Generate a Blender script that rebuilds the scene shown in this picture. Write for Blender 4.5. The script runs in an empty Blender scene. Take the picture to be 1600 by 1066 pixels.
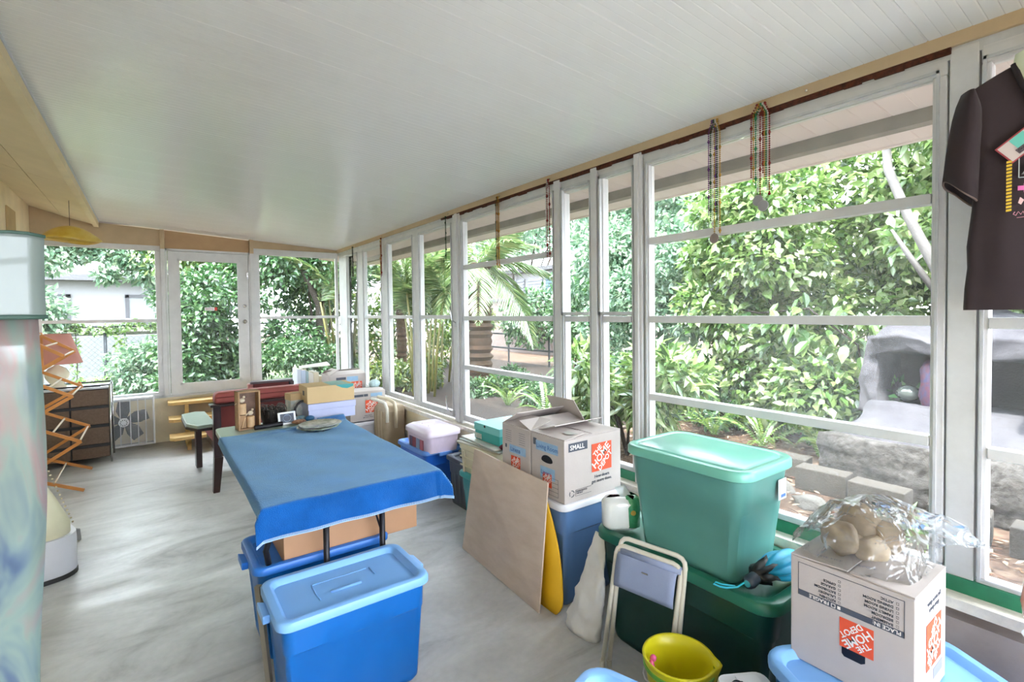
import bpy, bmesh, math, random
import numpy as np
from mathutils import Vector, Matrix, Euler
random.seed(7)
C = bpy.context.scene
COL = C.collection
PI = math.pi

# ---------------------------------------------------------------- camera, world, sun, exposure
cd = bpy.data.cameras.new('camera'); cam = bpy.data.objects.new('camera', cd); COL.objects.link(cam)
YAW, PITCH, ROLL = math.radians(35.992), math.radians(-1.4914), math.radians(-0.6979)
_f = Vector((math.sin(YAW)*math.cos(PITCH), math.cos(YAW)*math.cos(PITCH), math.sin(PITCH)))
_r = Vector((math.cos(YAW), -math.sin(YAW), 0)); _u = _r.cross(_f)
_c, _s = math.cos(ROLL), math.sin(ROLL)
R_ = _c*_r+_s*_u; U_ = -_s*_r+_c*_u
cam.matrix_world = Matrix(((R_.x, U_.x, -_f.x, 0), (R_.y, U_.y, -_f.y, 0), (R_.z, U_.z, -_f.z, 1.5), (0, 0, 0, 1)))
cd.sensor_width = 36; cd.lens = 780*36/1600; cd.shift_y = -24.84/1600; cd.clip_start = 0.02; cd.clip_end = 200
C.camera = cam
w = bpy.data.worlds.new('world'); C.world = w; w.use_nodes = True
bg = w.node_tree.nodes['Background']; bg.inputs[0].default_value = (0.88, 0.95, 1.06, 1); bg.inputs[1].default_value = 2.3
sd = bpy.data.lights.new('sun', 'SUN'); sun = bpy.data.objects.new('sun', sd); COL.objects.link(sun)
sd.energy = 1.9; sd.angle = math.radians(4); sd.color = (1.0, 0.95, 0.86)
sun.rotation_euler = Vector((0.5, 0.28, -1.0)).to_track_quat('-Z', 'Y').to_euler()
vs = C.view_settings; vs.view_transform = 'Standard'; vs.look = 'None'; vs.gamma = 1; vs.use_curve_mapping = False; vs.exposure = 2.95

# ---------------------------------------------------------------- materials
DIM = 1.0
def lin(c):
    c = c.lstrip('#'); v = [int(c[i:i+2], 16)/255 for i in (0, 2, 4)]
    return tuple((x/12.92 if x <= .04045 else ((x+.055)/1.055)**2.4) *DIM for x in v)+(1,)
MC = {}
def mat(name, col, rough=.6, metal=0, var=0, vscale=6, bump=0, bscale=60, spec=.5, col2=None, stretch=None, trans=0, sheen=0, coat=0, alpha=1):
    if name in MC: return MC[name]
    m = bpy.data.materials.new(name); m.use_nodes = True; nt = m.node_tree; N = nt.nodes; L = nt.links
    b = N['Principled BSDF']; c = lin(col) if isinstance(col, str) else col
    b.inputs['Base Color'].default_value = c; b.inputs['Roughness'].default_value = rough; b.inputs['Metallic'].default_value = metal
    b.inputs['Specular IOR Level'].default_value = spec
    if sheen: b.inputs['Sheen Tint'].default_value = tuple(min(1, x*1.3+.38) for x in c[:3])+(1,); b.inputs['Sheen Weight'].default_value = sheen; b.inputs['Sheen Roughness'].default_value = .4
    if coat: b.inputs['Coat Weight'].default_value = coat
    if trans: b.inputs['Transmission Weight'].default_value = trans
    if alpha < 1: b.inputs['Alpha'].default_value = alpha
    if var or col2 or bump:
        tc = N.new('ShaderNodeTexCoord'); mp = N.new('ShaderNodeMapping'); L.new(tc.outputs['Object'], mp.inputs[0])
        if stretch: mp.inputs['Scale'].default_value = stretch
        if var or col2:
            n = N.new('ShaderNodeTexNoise'); n.inputs['Scale'].default_value = vscale; n.inputs['Detail'].default_value = 5; n.inputs['Roughness'].default_value = .6
            L.new(mp.outputs[0], n.inputs['Vector'])
            mr = N.new('ShaderNodeMapRange'); mr.inputs[1].default_value = .32; mr.inputs[2].default_value = .68; L.new(n.outputs[0], mr.inputs[0])
            mx = N.new('ShaderNodeMix'); mx.data_type = 'RGBA'; L.new(mr.outputs[0], mx.inputs[0])
            if col2: mx.inputs[6].default_value = c; mx.inputs[7].default_value = lin(col2)
            else:
                mx.inputs[6].default_value = tuple(x*(1-var) for x in c[:3])+(1,); mx.inputs[7].default_value = tuple(min(1, x*(1+var)) for x in c[:3])+(1,)
            L.new(mx.outputs[2], b.inputs['Base Color'])
        if bump:
            n2 = N.new('ShaderNodeTexNoise'); n2.inputs['Scale'].default_value = bscale; n2.inputs['Detail'].default_value = 4; L.new(mp.outputs[0], n2.inputs['Vector'])
            bp = N.new('ShaderNodeBump'); bp.inputs['Strength'].default_value = bump; bp.inputs['Distance'].default_value = .01
            L.new(n2.outputs[0], bp.inputs['Height']); L.new(bp.outputs[0], b.inputs['Normal'])
    if name == 'blue_fleece': b.inputs['Sheen Tint'].default_value = (.52, .82, 1, 1)
    MC[name] = m; return m

def glass_mat(name, haze=.06, tint=(.97, .99, .98, 1), gloss=.05):
    m = bpy.data.materials.new(name); m.use_nodes = True; nt = m.node_tree; N = nt.nodes; L = nt.links
    N.remove(N['Principled BSDF']); o = N['Material Output']
    t = N.new('ShaderNodeBsdfTransparent'); t.inputs[0].default_value = tint
    g = N.new('ShaderNodeBsdfGlossy'); g.inputs['Roughness'].default_value = .03; g.inputs[0].default_value = (.55, .55, .55, 1)
    d = N.new('ShaderNodeBsdfTranslucent'); d.inputs[0].default_value = (.85, .87, .87, 1)
    d2 = N.new('ShaderNodeBsdfDiffuse'); d2.inputs[0].default_value = (.8, .8, .8, 1)
    dd = N.new('ShaderNodeMixShader'); dd.inputs[0].default_value = .5; L.new(d.outputs[0], dd.inputs[1]); L.new(d2.outputs[0], dd.inputs[2])
    lw = N.new('ShaderNodeLayerWeight'); lw.inputs[0].default_value = gloss
    m1 = N.new('ShaderNodeMixShader'); L.new(lw.outputs['Fresnel'], m1.inputs[0]); L.new(t.outputs[0], m1.inputs[1]); L.new(g.outputs[0], m1.inputs[2])
    tc = N.new('ShaderNodeTexCoord'); n = N.new('ShaderNodeTexNoise'); n.inputs['Scale'].default_value = 2.5; n.inputs['Detail'].default_value = 4; L.new(tc.outputs['Object'], n.inputs['Vector'])
    mr = N.new('ShaderNodeMapRange'); mr.inputs[1].default_value = .3; mr.inputs[2].default_value = .7; mr.inputs[3].default_value = haze*.5; mr.inputs[4].default_value = haze*1.5; L.new(n.outputs[0], mr.inputs[0])
    m2 = N.new('ShaderNodeMixShader'); L.new(mr.outputs[0], m2.inputs[0]); L.new(m1.outputs[0], m2.inputs[1]); L.new(dd.outputs[0], m2.inputs[2])
    L.new(m2.outputs[0], o.inputs[0]); MC[name] = m; return m

def leaf_mat(name, cols, trans=.35):
    global DIM
    DIM *= 2.0
    m = bpy.data.materials.new(name); m.use_nodes = True; nt = m.node_tree; N = nt.nodes; L = nt.links
    N.remove(N['Principled BSDF']); o = N['Material Output']
    a = N.new('ShaderNodeAttribute'); a.attribute_name = 'tone'; cr = N.new('ShaderNodeValToRGB'); L.new(a.outputs['Fac'], cr.inputs[0])
    e = cr.color_ramp.elements
    e[0].color = lin(cols[0]); e[0].position = 0; e[1].color = lin(cols[-1]); e[1].position = 1
    for i, c in enumerate(cols[1:-1]):
        k = e.new((i+1)/(len(cols)-1)); k.color = lin(c)
    d = N.new('ShaderNodeBsdfDiffuse'); t = N.new('ShaderNodeBsdfTranslucent'); g = N.new('ShaderNodeBsdfGlossy'); g.inputs['Roughness'].default_value = .35; g.inputs[0].default_value = (.8, .85, .8, 1)
    L.new(cr.outputs[0], d.inputs[0]); L.new(cr.outputs[0], t.inputs[0])
    m1 = N.new('ShaderNodeMixShader'); m1.inputs[0].default_value = trans; L.new(d.outputs[0], m1.inputs[1]); L.new(t.outputs[0], m1.inputs[2])
    m2 = N.new('ShaderNodeMixShader'); m2.inputs[0].default_value = .09; L.new(m1.outputs[0], m2.inputs[1]); L.new(g.outputs[0], m2.inputs[2])
    L.new(m2.outputs[0], o.inputs[0]); MC[name] = m; DIM /= 2.0; return m

# ---------------------------------------------------------------- object helpers
def tag(o, label=None, cat=None, group=None, kind=None):
    if label: o['label'] = label
    if cat: o['category'] = cat
    if group: o['group'] = group
    if kind: o['kind'] = kind
    return o
def thing(name, label, cat, loc=(0, 0, 0), rz=0, group=None, kind=None):
    o = bpy.data.objects.new(name, None); COL.objects.link(o); o.location = loc; o.rotation_euler = (0, 0, rz); o.empty_display_size = .1
    return tag(o, label, cat, group, kind)

class MB:
    def __init__(s): s.v = []; s.f = []
    def add(s, v, f):
        n = len(s.v); s.v += [tuple(p) for p in v]; s.f += [tuple(i+n for i in q) for q in f]; return s
    def box(s, c, d, rot=None, M=None):
        x, y, z = d[0]/2, d[1]/2, d[2]/2
        p = [Vector(q) for q in ((-x, -y, -z), (x, -y, -z), (x, y, -z), (-x, y, -z), (-x, -y, z), (x, -y, z), (x, y, z), (-x, y, z))]
        if rot: e = Euler(rot).to_matrix(); p = [e@q for q in p]
        if M: p = [M@q for q in p]
        p = [q+Vector(c) for q in p]
        return s.add(p, [(0, 3, 2, 1), (4, 5, 6, 7), (0, 1, 5, 4), (1, 2, 6, 5), (2, 3, 7, 6), (3, 0, 4, 7)])
    def bb(s, x0, x1, y0, y1, z0, z1): return s.box(((x0+x1)/2, (y0+y1)/2, (z0+z1)/2), (abs(x1-x0), abs(y1-y0), abs(z1-z0)))
    def beam(s, a, b, wd, th, up=(0, 0, 1)):
        a = Vector(a); b = Vector(b); d = (b-a); l = d.length; d.normalize(); u = Vector(up)
        sx = d.cross(u)
        if sx.length < 1e-4: sx = d.cross(Vector((1, 0, 0)))
        sx.normalize(); uu = sx.cross(d)
        M = Matrix((d, sx, uu)).transposed()
        return s.box((a+b)/2, (l, wd, th), M=M)
    def tube(s, pts, r, n=8, cap=True):
        pts = [Vector(p) for p in pts]; k = len(pts); rr = r if isinstance(r, (list, tuple)) else [r]*k
        vs, fs = [], []; prev = None
        for i, p in enumerate(pts):
            d = (pts[min(i+1, k-1)]-pts[max(i-1, 0)]).normalized()
            if prev is None:
                a = Vector((0, 0, 1)) if abs(d.z) < .9 else Vector((1, 0, 0)); x = d.cross(a).normalized()
            else: x = (prev-d*prev.dot(d)).normalized()
            prev = x; y = d.cross(x)
            for j in range(n):
                t = 2*PI*j/n; vs.append(p+(x*math.cos(t)+y*math.sin(t))*rr[i])
        for i in range(k-1):
            for j in range(n):
                a = i*n+j; b = i*n+(j+1) % n; fs.append((a, b, b+n, a+n))
        if cap: fs.append(tuple(reversed(range(n)))); fs.append(tuple(range((k-1)*n, k*n)))
        return s.add(vs, fs)
    def lathe(s, prof, n=24, c=(0, 0, 0), cap=False, wob=None):
        vs, fs = [], []
        for i, (r, z) in enumerate(prof):
            for j in range(n):
                t = 2*PI*j/n; q = r*(wob(t, i) if wob else 1); vs.append((c[0]+q*math.cos(t), c[1]+q*math.sin(t), c[2]+z))
        for i in range(len(prof)-1):
            for j in range(n):
                a = i*n+j; b = i*n+(j+1) % n; fs.append((a, b, b+n, a+n))
        if cap: fs.append(tuple(reversed(range(n)))); fs.append(tuple(range((len(prof)-1)*n, len(prof)*n)))
        return s.add(vs, fs)
    def loft(s, rings, cap0=True, cap1=True):
        n = len(rings[0]); vs = [p for r in rings for p in r]; fs = []
        for i in range(len(rings)-1):
            for j in range(n):
                a = i*n+j; b = i*n+(j+1) % n; fs.append((a, b, b+n, a+n))
        if cap0: fs.append(tuple(reversed(range(n))))
        if cap1: fs.append(tuple(range((len(rings)-1)*n, len(rings)*n)))
        return s.add(vs, fs)
    def sphere(s, c, r, n=12, m=8):
        sc = r if isinstance(r, (tuple, list)) else (r, r, r)
        vs, fs = [], []
        for i in range(m+1):
            ph = PI*i/m
            for j in range(n): t = 2*PI*j/n; vs.append((c[0]+sc[0]*math.sin(ph)*math.cos(t), c[1]+sc[1]*math.sin(ph)*math.sin(t), c[2]-sc[2]*math.cos(ph)))
        for i in range(m):
            for j in range(n):
                a = i*n+j; b = i*n+(j+1) % n; fs.append((a, b, b+n, a+n))
        return s.add(vs, fs)
    def build(s, name, m, parent=None, smooth=False, bevel=0, loc=None, rot=None, seg=2, kind=None, label=None):
        me = bpy.data.meshes.new(name); me.from_pydata([tuple(p) for p in s.v], [], s.f); me.update()
        ms = m if isinstance(m, (list, tuple)) else [m]
        for q in ms: me.materials.append(q)
        if smooth: me.shade_smooth()
        if smooth == 'auto': me.set_sharp_from_angle(angle=math.radians(38))
        o = bpy.data.objects.new(name, me); COL.objects.link(o)
        if parent: o.parent = parent
        if loc: o.location = loc
        if rot: o.rotation_euler = rot
        if bevel:
            b = o.modifiers.new('bevel', 'BEVEL'); b.width = bevel; b.segments = seg; b.limit_method = 'ANGLE'; b.harden_normals = False
        if kind: o['kind'] = kind
        if label: o['label'] = label
        return o
def inst(o, parent=None, loc=None, rot=None, scale=None):
    c = o.copy(); COL.objects.link(c)
    if parent: c.parent = parent
    if loc is not None: c.location = loc
    if rot is not None: c.rotation_euler = rot
    if scale is not None: c.scale = scale if isinstance(scale, (tuple, list)) else (scale,)*3
    return c
def dup(root, loc, rz=None, label=None):
    r = root.copy(); COL.objects.link(r); r.location = loc
    if rz is not None: r.rotation_euler = (0, 0, rz)
    if label: r['label'] = label
    for ch in list(root.children):
        c = ch.copy(); COL.objects.link(c); c.parent = r
        for g in ch.children: d = g.copy(); COL.objects.link(d); d.parent = c
    return r
def text(name, st, size, o, xd, yd, m, parent=None, ext=.0004, align='LEFT', label=None, bold=.012):
    cu = bpy.data.curves.new(name, 'FONT'); cu.body = st; cu.size = size; cu.extrude = ext; cu.align_x = align; cu.resolution_u = 2; cu.offset = size*bold
    tmp = bpy.data.objects.new(name+'_tmp', cu); me = bpy.data.meshes.new_from_object(tmp); bpy.data.objects.remove(tmp); me.materials.clear(); me.materials.append(m)
    t = bpy.data.objects.new(name, me); COL.objects.link(t); x = Vector(xd).normalized(); y = Vector(yd).normalized(); z = x.cross(y)
    t.matrix_world = Matrix(((x.x, y.x, z.x, o[0]), (x.y, y.y, z.y, o[1]), (x.z, y.z, z.z, o[2]), (0, 0, 0, 1)))
    if parent:
        mw = t.matrix_world.copy(); t.parent = parent; t.matrix_local = mw
    if label: t['label'] = label
    return t
def rrect(L, W, r, n=5, k=0):
    pts = []
    cs = [(L/2-r, W/2-r, 0), (-L/2+r, W/2-r, 1), (-L/2+r, -W/2+r, 2), (L/2-r, -W/2+r, 3)]
    for cx, cy, q in cs:
        for i in range(n+1):
            t = q*PI/2+PI/2*i/n; pts.append((cx+r*math.cos(t), cy+r*math.sin(t)))
        if k:
            a = pts[-1]; nq = (q+1) % 4; c2 = cs[nq]; t = nq*PI/2; b = (c2[0]+r*math.cos(t), c2[1]+r*math.sin(t))
            for i in range(1, k+1): f = i/(k+1); pts.append((a[0]+(b[0]-a[0])*f, a[1]+(b[1]-a[1])*f))
    return pts

# ---------------------------------------------------------------- materials used
WHITE = mat('white_window_paint', '#D2D2D2', .45, var=.06, vscale=9, bump=.1, bscale=40)
WHITE2 = mat('old_aluminium_paint', '#C4C6C8', .4, var=.1, vscale=14)
CREAM = mat('cream_plaster', '#F0E2C2', .85, var=.07, vscale=5, bump=.15, bscale=50)
BEIGE = mat('beige_board', '#C2AC8C', .75, var=.08, vscale=4, bump=.08)
RUST = mat('rusty_gap', '#4A2414', .95, var=.6, vscale=60, bump=.5)
CEIL = mat('glossy_ceiling_vinyl', '#E6E7E7', .22, spec=.5, var=.015, vscale=2)
SOFFIT = mat('outside_soffit_board', '#D9CCC8', .6, var=.05, vscale=3)
GREYB = mat('weathered_grey_beam', '#8E8880', .85, var=.15, vscale=7, bump=.2)
DARK = mat('dark_metal', '#1C1B22', .4, metal=.4)
CHROME = mat('chrome', '#C8C8C8', .2, metal=1)
CARD = mat('cardboard', '#BFA68C', .8, var=.05, vscale=8, bump=.04, bscale=120)
CARDW = mat('pale_cardboard', '#BAB0AB', .8, var=.04, vscale=8, bump=.04, bscale=120)
CARDIN = mat('cardboard_underside', '#8C7B6D', .85, var=.06)
KRAFT = mat('kraft_card', '#CDB083', .75, var=.03)
ORANGE = mat('orange_print', '#E0532F', .7, var=.05, vscale=30)
INK = mat('dark_grey_ink', '#4A4F5A', .7)
WINK = mat('white_ink', '#E8E2DC', .7)
BINK = mat('blue_marker', '#4A6FA8', .7)
PBLUE = mat('pale_blue_tape', '#8FB0CE', .7, var=.08, vscale=20)
PINE = mat('pine_wood', '#DDB978', .6, var=.12, vscale=5, stretch=(1, 8, 8), bump=.05)
RACKW = mat('varnished_rack_wood', '#C47F3A', .4, var=.15, vscale=6)
DOWEL = mat('pale_dowel', '#E6D9C4', .5)
DWOOD = mat('dark_chair_wood', '#2A1214', .3, var=.3, vscale=5, stretch=(1, 1, 4), coat=.2)
REDF = mat('dusty_red_upholstery', '#9A4A45', .65, var=.12, vscale=6, bump=.1, bscale=200, sheen=.2)
DREDF = mat('dark_red_upholstery', '#6A1F1C', .6, var=.2, vscale=4)
PINKF = mat('pink_cushion', '#C08090', .7, var=.1)
TOPG = mat('grey_green_laminate', '#A4B5AC', .3, var=.06, vscale=15)
CLOTH = mat('blue_fleece', '#1356A0', .95, var=.2, vscale=7, bump=.6, bscale=260, sheen=1.0, spec=.1)
STITCH = mat('pale_stitch', '#A8C8E8', .8)
BLUE = mat('blue_bin_plastic', '#0063B6', .38, var=.05, vscale=3)
LBLUE = mat('light_blue_lid', '#7DB2EE', .42, var=.03, vscale=3)
DBLUE = mat('navy_bin_plastic', '#54749F', .35, var=.05)
RBLUE = mat('royal_blue_bin', '#2468D2', .4, var=.05)
TEAL = mat('teal_bin', '#0E8A90', .35)
SGREEN = mat('seafoam_bin', '#568F86', .38, var=.04)
SGREENL = mat('seafoam_lid', '#6FB6A4', .28, var=.03)
DGREEN = mat('dark_green_bin', '#0B3B34', .3, var=.15, vscale=8)
DGREENL = mat('dark_green_lid', '#1F6650', .32, var=.06)
GPAINT = mat('green_sill_paint', '#1F7A58', .5, var=.15, vscale=20)
WPLAS = mat('white_plastic', '#D8D8DE', .35, var=.03)
PINKP = mat('milky_pink_plastic', '#D9C6DA', .25, var=.06, vscale=10)
BAGW = mat('white_bag_plastic', '#ECEAE6', .3, var=.05, bump=.5, bscale=14)
PLY = mat('plywood_board', '#D6C4B4', .8, col2='#C8B4A2', vscale=5, stretch=(1, 1, 3), bump=.05)
YELL = mat('yellow_foam', '#E0AE18', .6, var=.06)
YBUCK = mat('yellow_bucket', '#D6CC1C', .35)
LAV = mat('lavender_card', '#B9BEE0', .55, var=.02)
LAVV = mat('lavender_vinyl', '#8C97B4', .45, var=.05, bump=.1, bscale=200)
IVORY = mat('ivory_tube', '#D8D2C4', .3)
CONC = None

GL = glass_mat('window_glass', .012); GLH = glass_mat('hazy_window_glass', .035); GLC = glass_mat('hazier_casement_glass', .012)

# ================================================================ STRUCTURE
def concrete():
    m = bpy.data.materials.new('painted_concrete'); m.use_nodes = True; nt = m.node_tree; N = nt.nodes; L = nt.links; b = N['Principled BSDF']
    tc = N.new('ShaderNodeTexCoord'); mp = N.new('ShaderNodeMapping'); mp.inputs['Rotation'].default_value = (0, 0, .5); mp.inputs['Scale'].default_value = (.5, 1.3, 1); L.new(tc.outputs['Object'], mp.inputs[0])
    n = N.new('ShaderNodeTexNoise'); n.inputs['Scale'].default_value = 2.2; n.inputs['Detail'].default_value = 8; n.inputs['Roughness'].default_value = .65; n.inputs['Distortion'].default_value = 1.6; L.new(mp.outputs[0], n.inputs['Vector'])
    r = N.new('ShaderNodeValToRGB'); L.new(n.outputs[0], r.inputs[0]); e = r.color_ramp.elements
    e[0].position = .3; e[0].color = lin('#A5A4A0'); e[1].position = .75; e[1].color = lin('#D8D7D3'); k = e.new(.45); k.color = lin('#C2C0BC')
    n3 = N.new('ShaderNodeTexNoise'); n3.inputs['Scale'].default_value = 30; n3.inputs['Detail'].default_value = 3; L.new(tc.outputs['Object'], n3.inputs['Vector'])
    mx = N.new('ShaderNodeMix'); mx.data_type = 'RGBA'; mx.blend_type = 'MULTIPLY'; mx.inputs[0].default_value = .25; L.new(r.outputs[0], mx.inputs[6]); L.new(n3.outputs['Color'], mx.inputs[7]); 
    hs = N.new('ShaderNodeHueSaturation'); hs.inputs['Saturation'].default_value = .25; hs.inputs['Value'].default_value = 1.1; L.new(mx.outputs[2], hs.inputs['Color']); L.new(hs.outputs[0], b.inputs['Base Color'])
    rr = N.new('ShaderNodeMapRange'); rr.inputs[1].default_value = .35; rr.inputs[2].default_value = .65; rr.inputs[3].default_value = .5; rr.inputs[4].default_value = .3; L.new(n.outputs[0], rr.inputs[0]); L.new(rr.outputs[0], b.inputs['Roughness'])
    bp = N.new('ShaderNodeBump'); bp.inputs['Strength'].default_value = .12; bp.inputs['Distance'].default_value = .01; L.new(n.outputs[0], bp.inputs['Height']); L.new(bp.outputs[0], b.inputs['Normal'])
    return m
CONC = concrete()
YN = -2.2; XW = 2.2; YF = 7.25
def S(o): o['kind'] = 'structure'; return o
S(MB().bb(-1.1, 2.35, YN, YF+.12, -.12, 0).build('floor', CONC))
S(MB().bb(-1.12, -1.0, YN, YF+.1, 0, 2.75).build('wall_left', CREAM))
wb_ = S(MB().bb(-1.1, -.2, YN-.12, YN, 0, 2.75).build('wall_back', CREAM))
MB().bb(-.2, 2.3, YN-.12, YN, 0, .6).build('knee_section', CREAM, wb_); MB().bb(-.2, 2.3, YN-.12, YN, 2.1, 2.6).build('head_section', CREAM, wb_); MB().bb(1.0, 1.1, YN-.12, YN, .6, 2.1).build('post', WHITE, wb_)
# right knee wall with painted ledge
KW = mat('shaded_knee_wall', '#A89D98', .8, var=.07, vscale=6, bump=.25, bscale=30)  # shade on the face turned from the windows, put into the colour
wr = S(MB().bb(2.15, 2.34, 1.0, YF, 0, .5).build('wall_right', CREAM))
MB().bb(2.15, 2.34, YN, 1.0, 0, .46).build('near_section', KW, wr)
LEDGE = mat('chipped_white_ledge', '#E6DFD2', .7, var=.12, vscale=25, bump=.2)
S(MB().bb(2.13, 2.34, YN, YF, .5, .535).build('trim_1', LEDGE))
LEDGE and S(MB().bb(2.19, 2.24, YN, 2.0, .535, .585).build('trim_2', GPAINT))
# far wall : knee wall, door head fill, posts
wf = S(MB().bb(-1.0, 2.2, YF, YF+.12, 0, .53).build('wall_far', CREAM))
MB().add([(-1.0, YF+.02, 2.33), (.13, YF+.02, 2.33), (.13, YF+.02, 2.53), (-.43, YF+.02, 2.56), (-1.0, YF+.02, 2.7), (-1.0, YF+.06, 2.33), (.13, YF+.06, 2.33), (.13, YF+.06, 2.53), (-.43, YF+.06, 2.56), (-1.0, YF+.06, 2.7)],
         [(0, 1, 2, 3, 4), (9, 8, 7, 6, 5), (0, 5, 6, 1)]).build('head_board', BEIGE, wf)
MB().add([(.17, YF+.03, 2.31), (1.075, YF+.03, 2.31), (1.075, YF+.03, 2.47), (.17, YF+.03, 2.53), (.17, YF+.07, 2.31), (1.075, YF+.07, 2.31), (1.075, YF+.07, 2.47), (.17, YF+.07, 2.53)], [(0, 1, 2, 3), (7, 6, 5, 4), (0, 4, 5, 1)]).build('head_board', mat('tan_head_board', '#BF9E78', .75, var=.05), wf)
MB().add([(1.12, YF+.02, 2.37), (2.2, YF+.02, 2.385), (2.2, YF+.02, 2.41), (1.12, YF+.02, 2.48), (1.12, YF+.06, 2.37), (2.2, YF+.06, 2.38), (2.2, YF+.06, 2.41), (1.12, YF+.06, 2.48)], [(0, 1, 2, 3), (7, 6, 5, 4), (0, 4, 5, 1)]).build('head_board', BEIGE, wf)
for x in (.145, 1.095):
    MB().bb(x-.022, x+.022, YF-.02, YF+.08, 2.3, 2.53 if x < 1 else 2.48).build('head_post', BEIGE, wf)
    MB().bb(x-.022, x+.022, YF-.02, YF+.08, .53, 2.3).build('door_post', WHITE, wf)
MB().bb(-.98, 2.2, YF-.03, YF+.12, .53, .555).build('sill', WHITE2, wf)

def pane(parent, x0, x1, y0, y1, z0, z1, m): 
    return MB().bb(x0, x1, y0, y1, z0, z1).build('pane', m, parent)
def far_window(n, x0, x1, z0, z1, gx0, gx1, gz0, gz1, zr, label=None):
    e = S(thing('window_%d' % n, None, None)); del_ = None
    y0, y1 = YF, YF+.05
    MB().bb(x0, x1, y0, y1, gz1, z1).build('head_rail', WHITE, e, bevel=.004); MB().bb(x0, x1, y0, y1, z0, gz0).build('bottom_rail', WHITE, e, bevel=.004)
    MB().bb(x0, gx0, y0, y1, gz0, gz1).build('stile', WHITE, e, bevel=.004); MB().bb(gx1, x1, y0, y1, gz0, gz1).build('stile', WHITE, e, bevel=.004)
    MB().bb(gx0, gx1, y0-.005, y1, zr-.018, zr+.018).build('meeting_rail', WHITE, e, bevel=.003)
    pane(e, gx0, gx1, y0+.02, y0+.024, zr, gz1, GL); pane(e, gx0, gx1, y0+.02, y0+.024, gz0, zr, GL)
    return e
e = far_window(1, -.99, .125, .555, 2.335, -.93, .07, .60, 2.275, 1.452)
for x in (-.75, -.2): MB().box((x, YF-.012, 1.475), (.06, .014, .012)).build('sash_latch', CHROME, e)
far_window(2, 1.117, 2.2, .555, 2.37, 1.185, 2.165, .60, 2.29, 1.465)
# door
d = S(thing('door_1', None, None, (0, 0, 0)))
fr = MB(); fr.bb(.17, .19, YF-.01, YF+.07, .535, 2.31); fr.bb(1.055, 1.075, YF-.01, YF+.07, .535, 2.31); fr.bb(.17, 1.075, YF-.01, YF+.07, 2.285, 2.31); fr.build('door_frame', WHITE, d)
lf = MB(); lf.bb(.195, .30, YF, YF+.045, .55, 2.28); lf.bb(.935, 1.05, YF, YF+.045, .55, 2.28); lf.bb(.30, .935, YF, YF+.045, 2.18, 2.28); lf.bb(.30, .935, YF, YF+.045, .55, .675)
leaf = lf.build('door_leaf', WHITE, d)
mo = MB(); mo.bb(.29, .312, YF-.008, YF, .665, 2.19); mo.bb(.923, .945, YF-.008, YF, .665, 2.19); mo.bb(.29, .945, YF-.008, YF, 2.168, 2.19); mo.bb(.29, .945, YF-.008, YF, .665, .687)
mo.build('glazing_bead', WHITE, leaf)
pane(d, .3, .935, YF+.02, YF+.026, .675, 2.18, GL)
for z, r in ((1.62, .022), (1.42, .026)):
    k = MB().lathe([(r, 0), (r, .008), (r*.5, .012), (r*.45, .03), (r*.9, .04), (r*.8, .055), (0, .058)], 16); o = k.build('door_knob' if z < 1.5 else 'deadbolt', CHROME, d, smooth=True, loc=(1.0, YF, z), rot=(PI/2, 0, 0))
MB().box((1.04, YF-.01, 2.02), (.028, .02, .07)).build('hook_latch', CHROME, d, bevel=.003)
MB().box((1.04, YF-.02, 1.99), (.01, .02, .05)).build('hook', CHROME, d)
st = MB().bb(.56, .665, YF+.012, YF+.015, 1.565, 1.605).build('sticker', mat('white_sticker', '#E8E8E8', .5), d, label='small white and red sticker on the glass')
MB().bb(.665, .695, YF+.0118, YF+.0152, 1.565, 1.605).build('red_end', mat('red_sticker', '#D8433A', .5), st)
text('lettering', 'THIS DOOR TO\nREMAIN CLOSED', .012, (.568, YF+.0112, 1.588), (1, 0, 0), (0, 0, 1), mat('red_print', '#B03A35', .6), st)

# right wall windows
WN = [3]
def rw_window(y0, y1, gy0, gy1, bars, zt=2.345, gz1=2.285, gz0=.61, z0=.555, m=GL, inner=True, zb=None, thick=.05, rail=None):
    e = S(thing('window_%d' % WN[0], None, None)); WN[0] += 1
    x0, x1 = XW, XW+thick
    MB().bb(x0, x1, y0, y1, gz1, zt).build('head_rail', WHITE, e, bevel=.004); MB().bb(x0, x1, y0, y1, z0, gz0).build('bottom_rail', WHITE2, e, bevel=.004)
    MB().bb(x0, x1, y0, gy0, gz0, gz1).build('stile', WHITE, e, bevel=.004); MB().bb(x0, x1, gy1, y1, gz0, gz1).build('stile', WHITE, e, bevel=.004)
    if inner:
        q = MB(); t = .014; xa = x0-.008
        q.bb(xa, xa+.01, gy0-.02, gy0-.02+t*.6, gz0, gz1+.02); q.bb(xa, xa+.01, gy1+.02-t*.6, gy1+.02, gz0, gz1+.02); q.bb(xa, xa+.01, gy0-.02, gy1+.02, gz1+.01, gz1+.02)
        q.build('glazing_bead', WHITE2, e)
    zs = [gz0]+sorted(bars)+[gz1]
    for b in bars:
        MB().bb(x0-.006, x1-.005, gy0, gy1, b-.018, b+.018).build('glazing_bar', WHITE, e, bevel=.003)
    for a, b in zip(zs[:-1], zs[1:]): pane(e, x0+.02, x0+.024, gy0, gy1, a, b, m)
    return e
e = rw_window(6.24, 7.2, 6.45, 6.84, [1.462], m=GL); 
rw_window(5.53, 6.24, 5.63, 6.2, [1.462], m=GL)
rw_window(4.69, 5.53, 4.77, 5.40, [1.462], m=GLC)
rw_window(3.90, 4.69, 3.955, 4.585, [1.462], m=GLC)
rw_window(2.535, 3.76, 2.56, 3.735, [1.03, 1.452, 1.89], m=GLH)
e6 = rw_window(2.19, 2.46, 2.215, 2.435, [1.452], m=GL, gz1=2.27)
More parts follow.
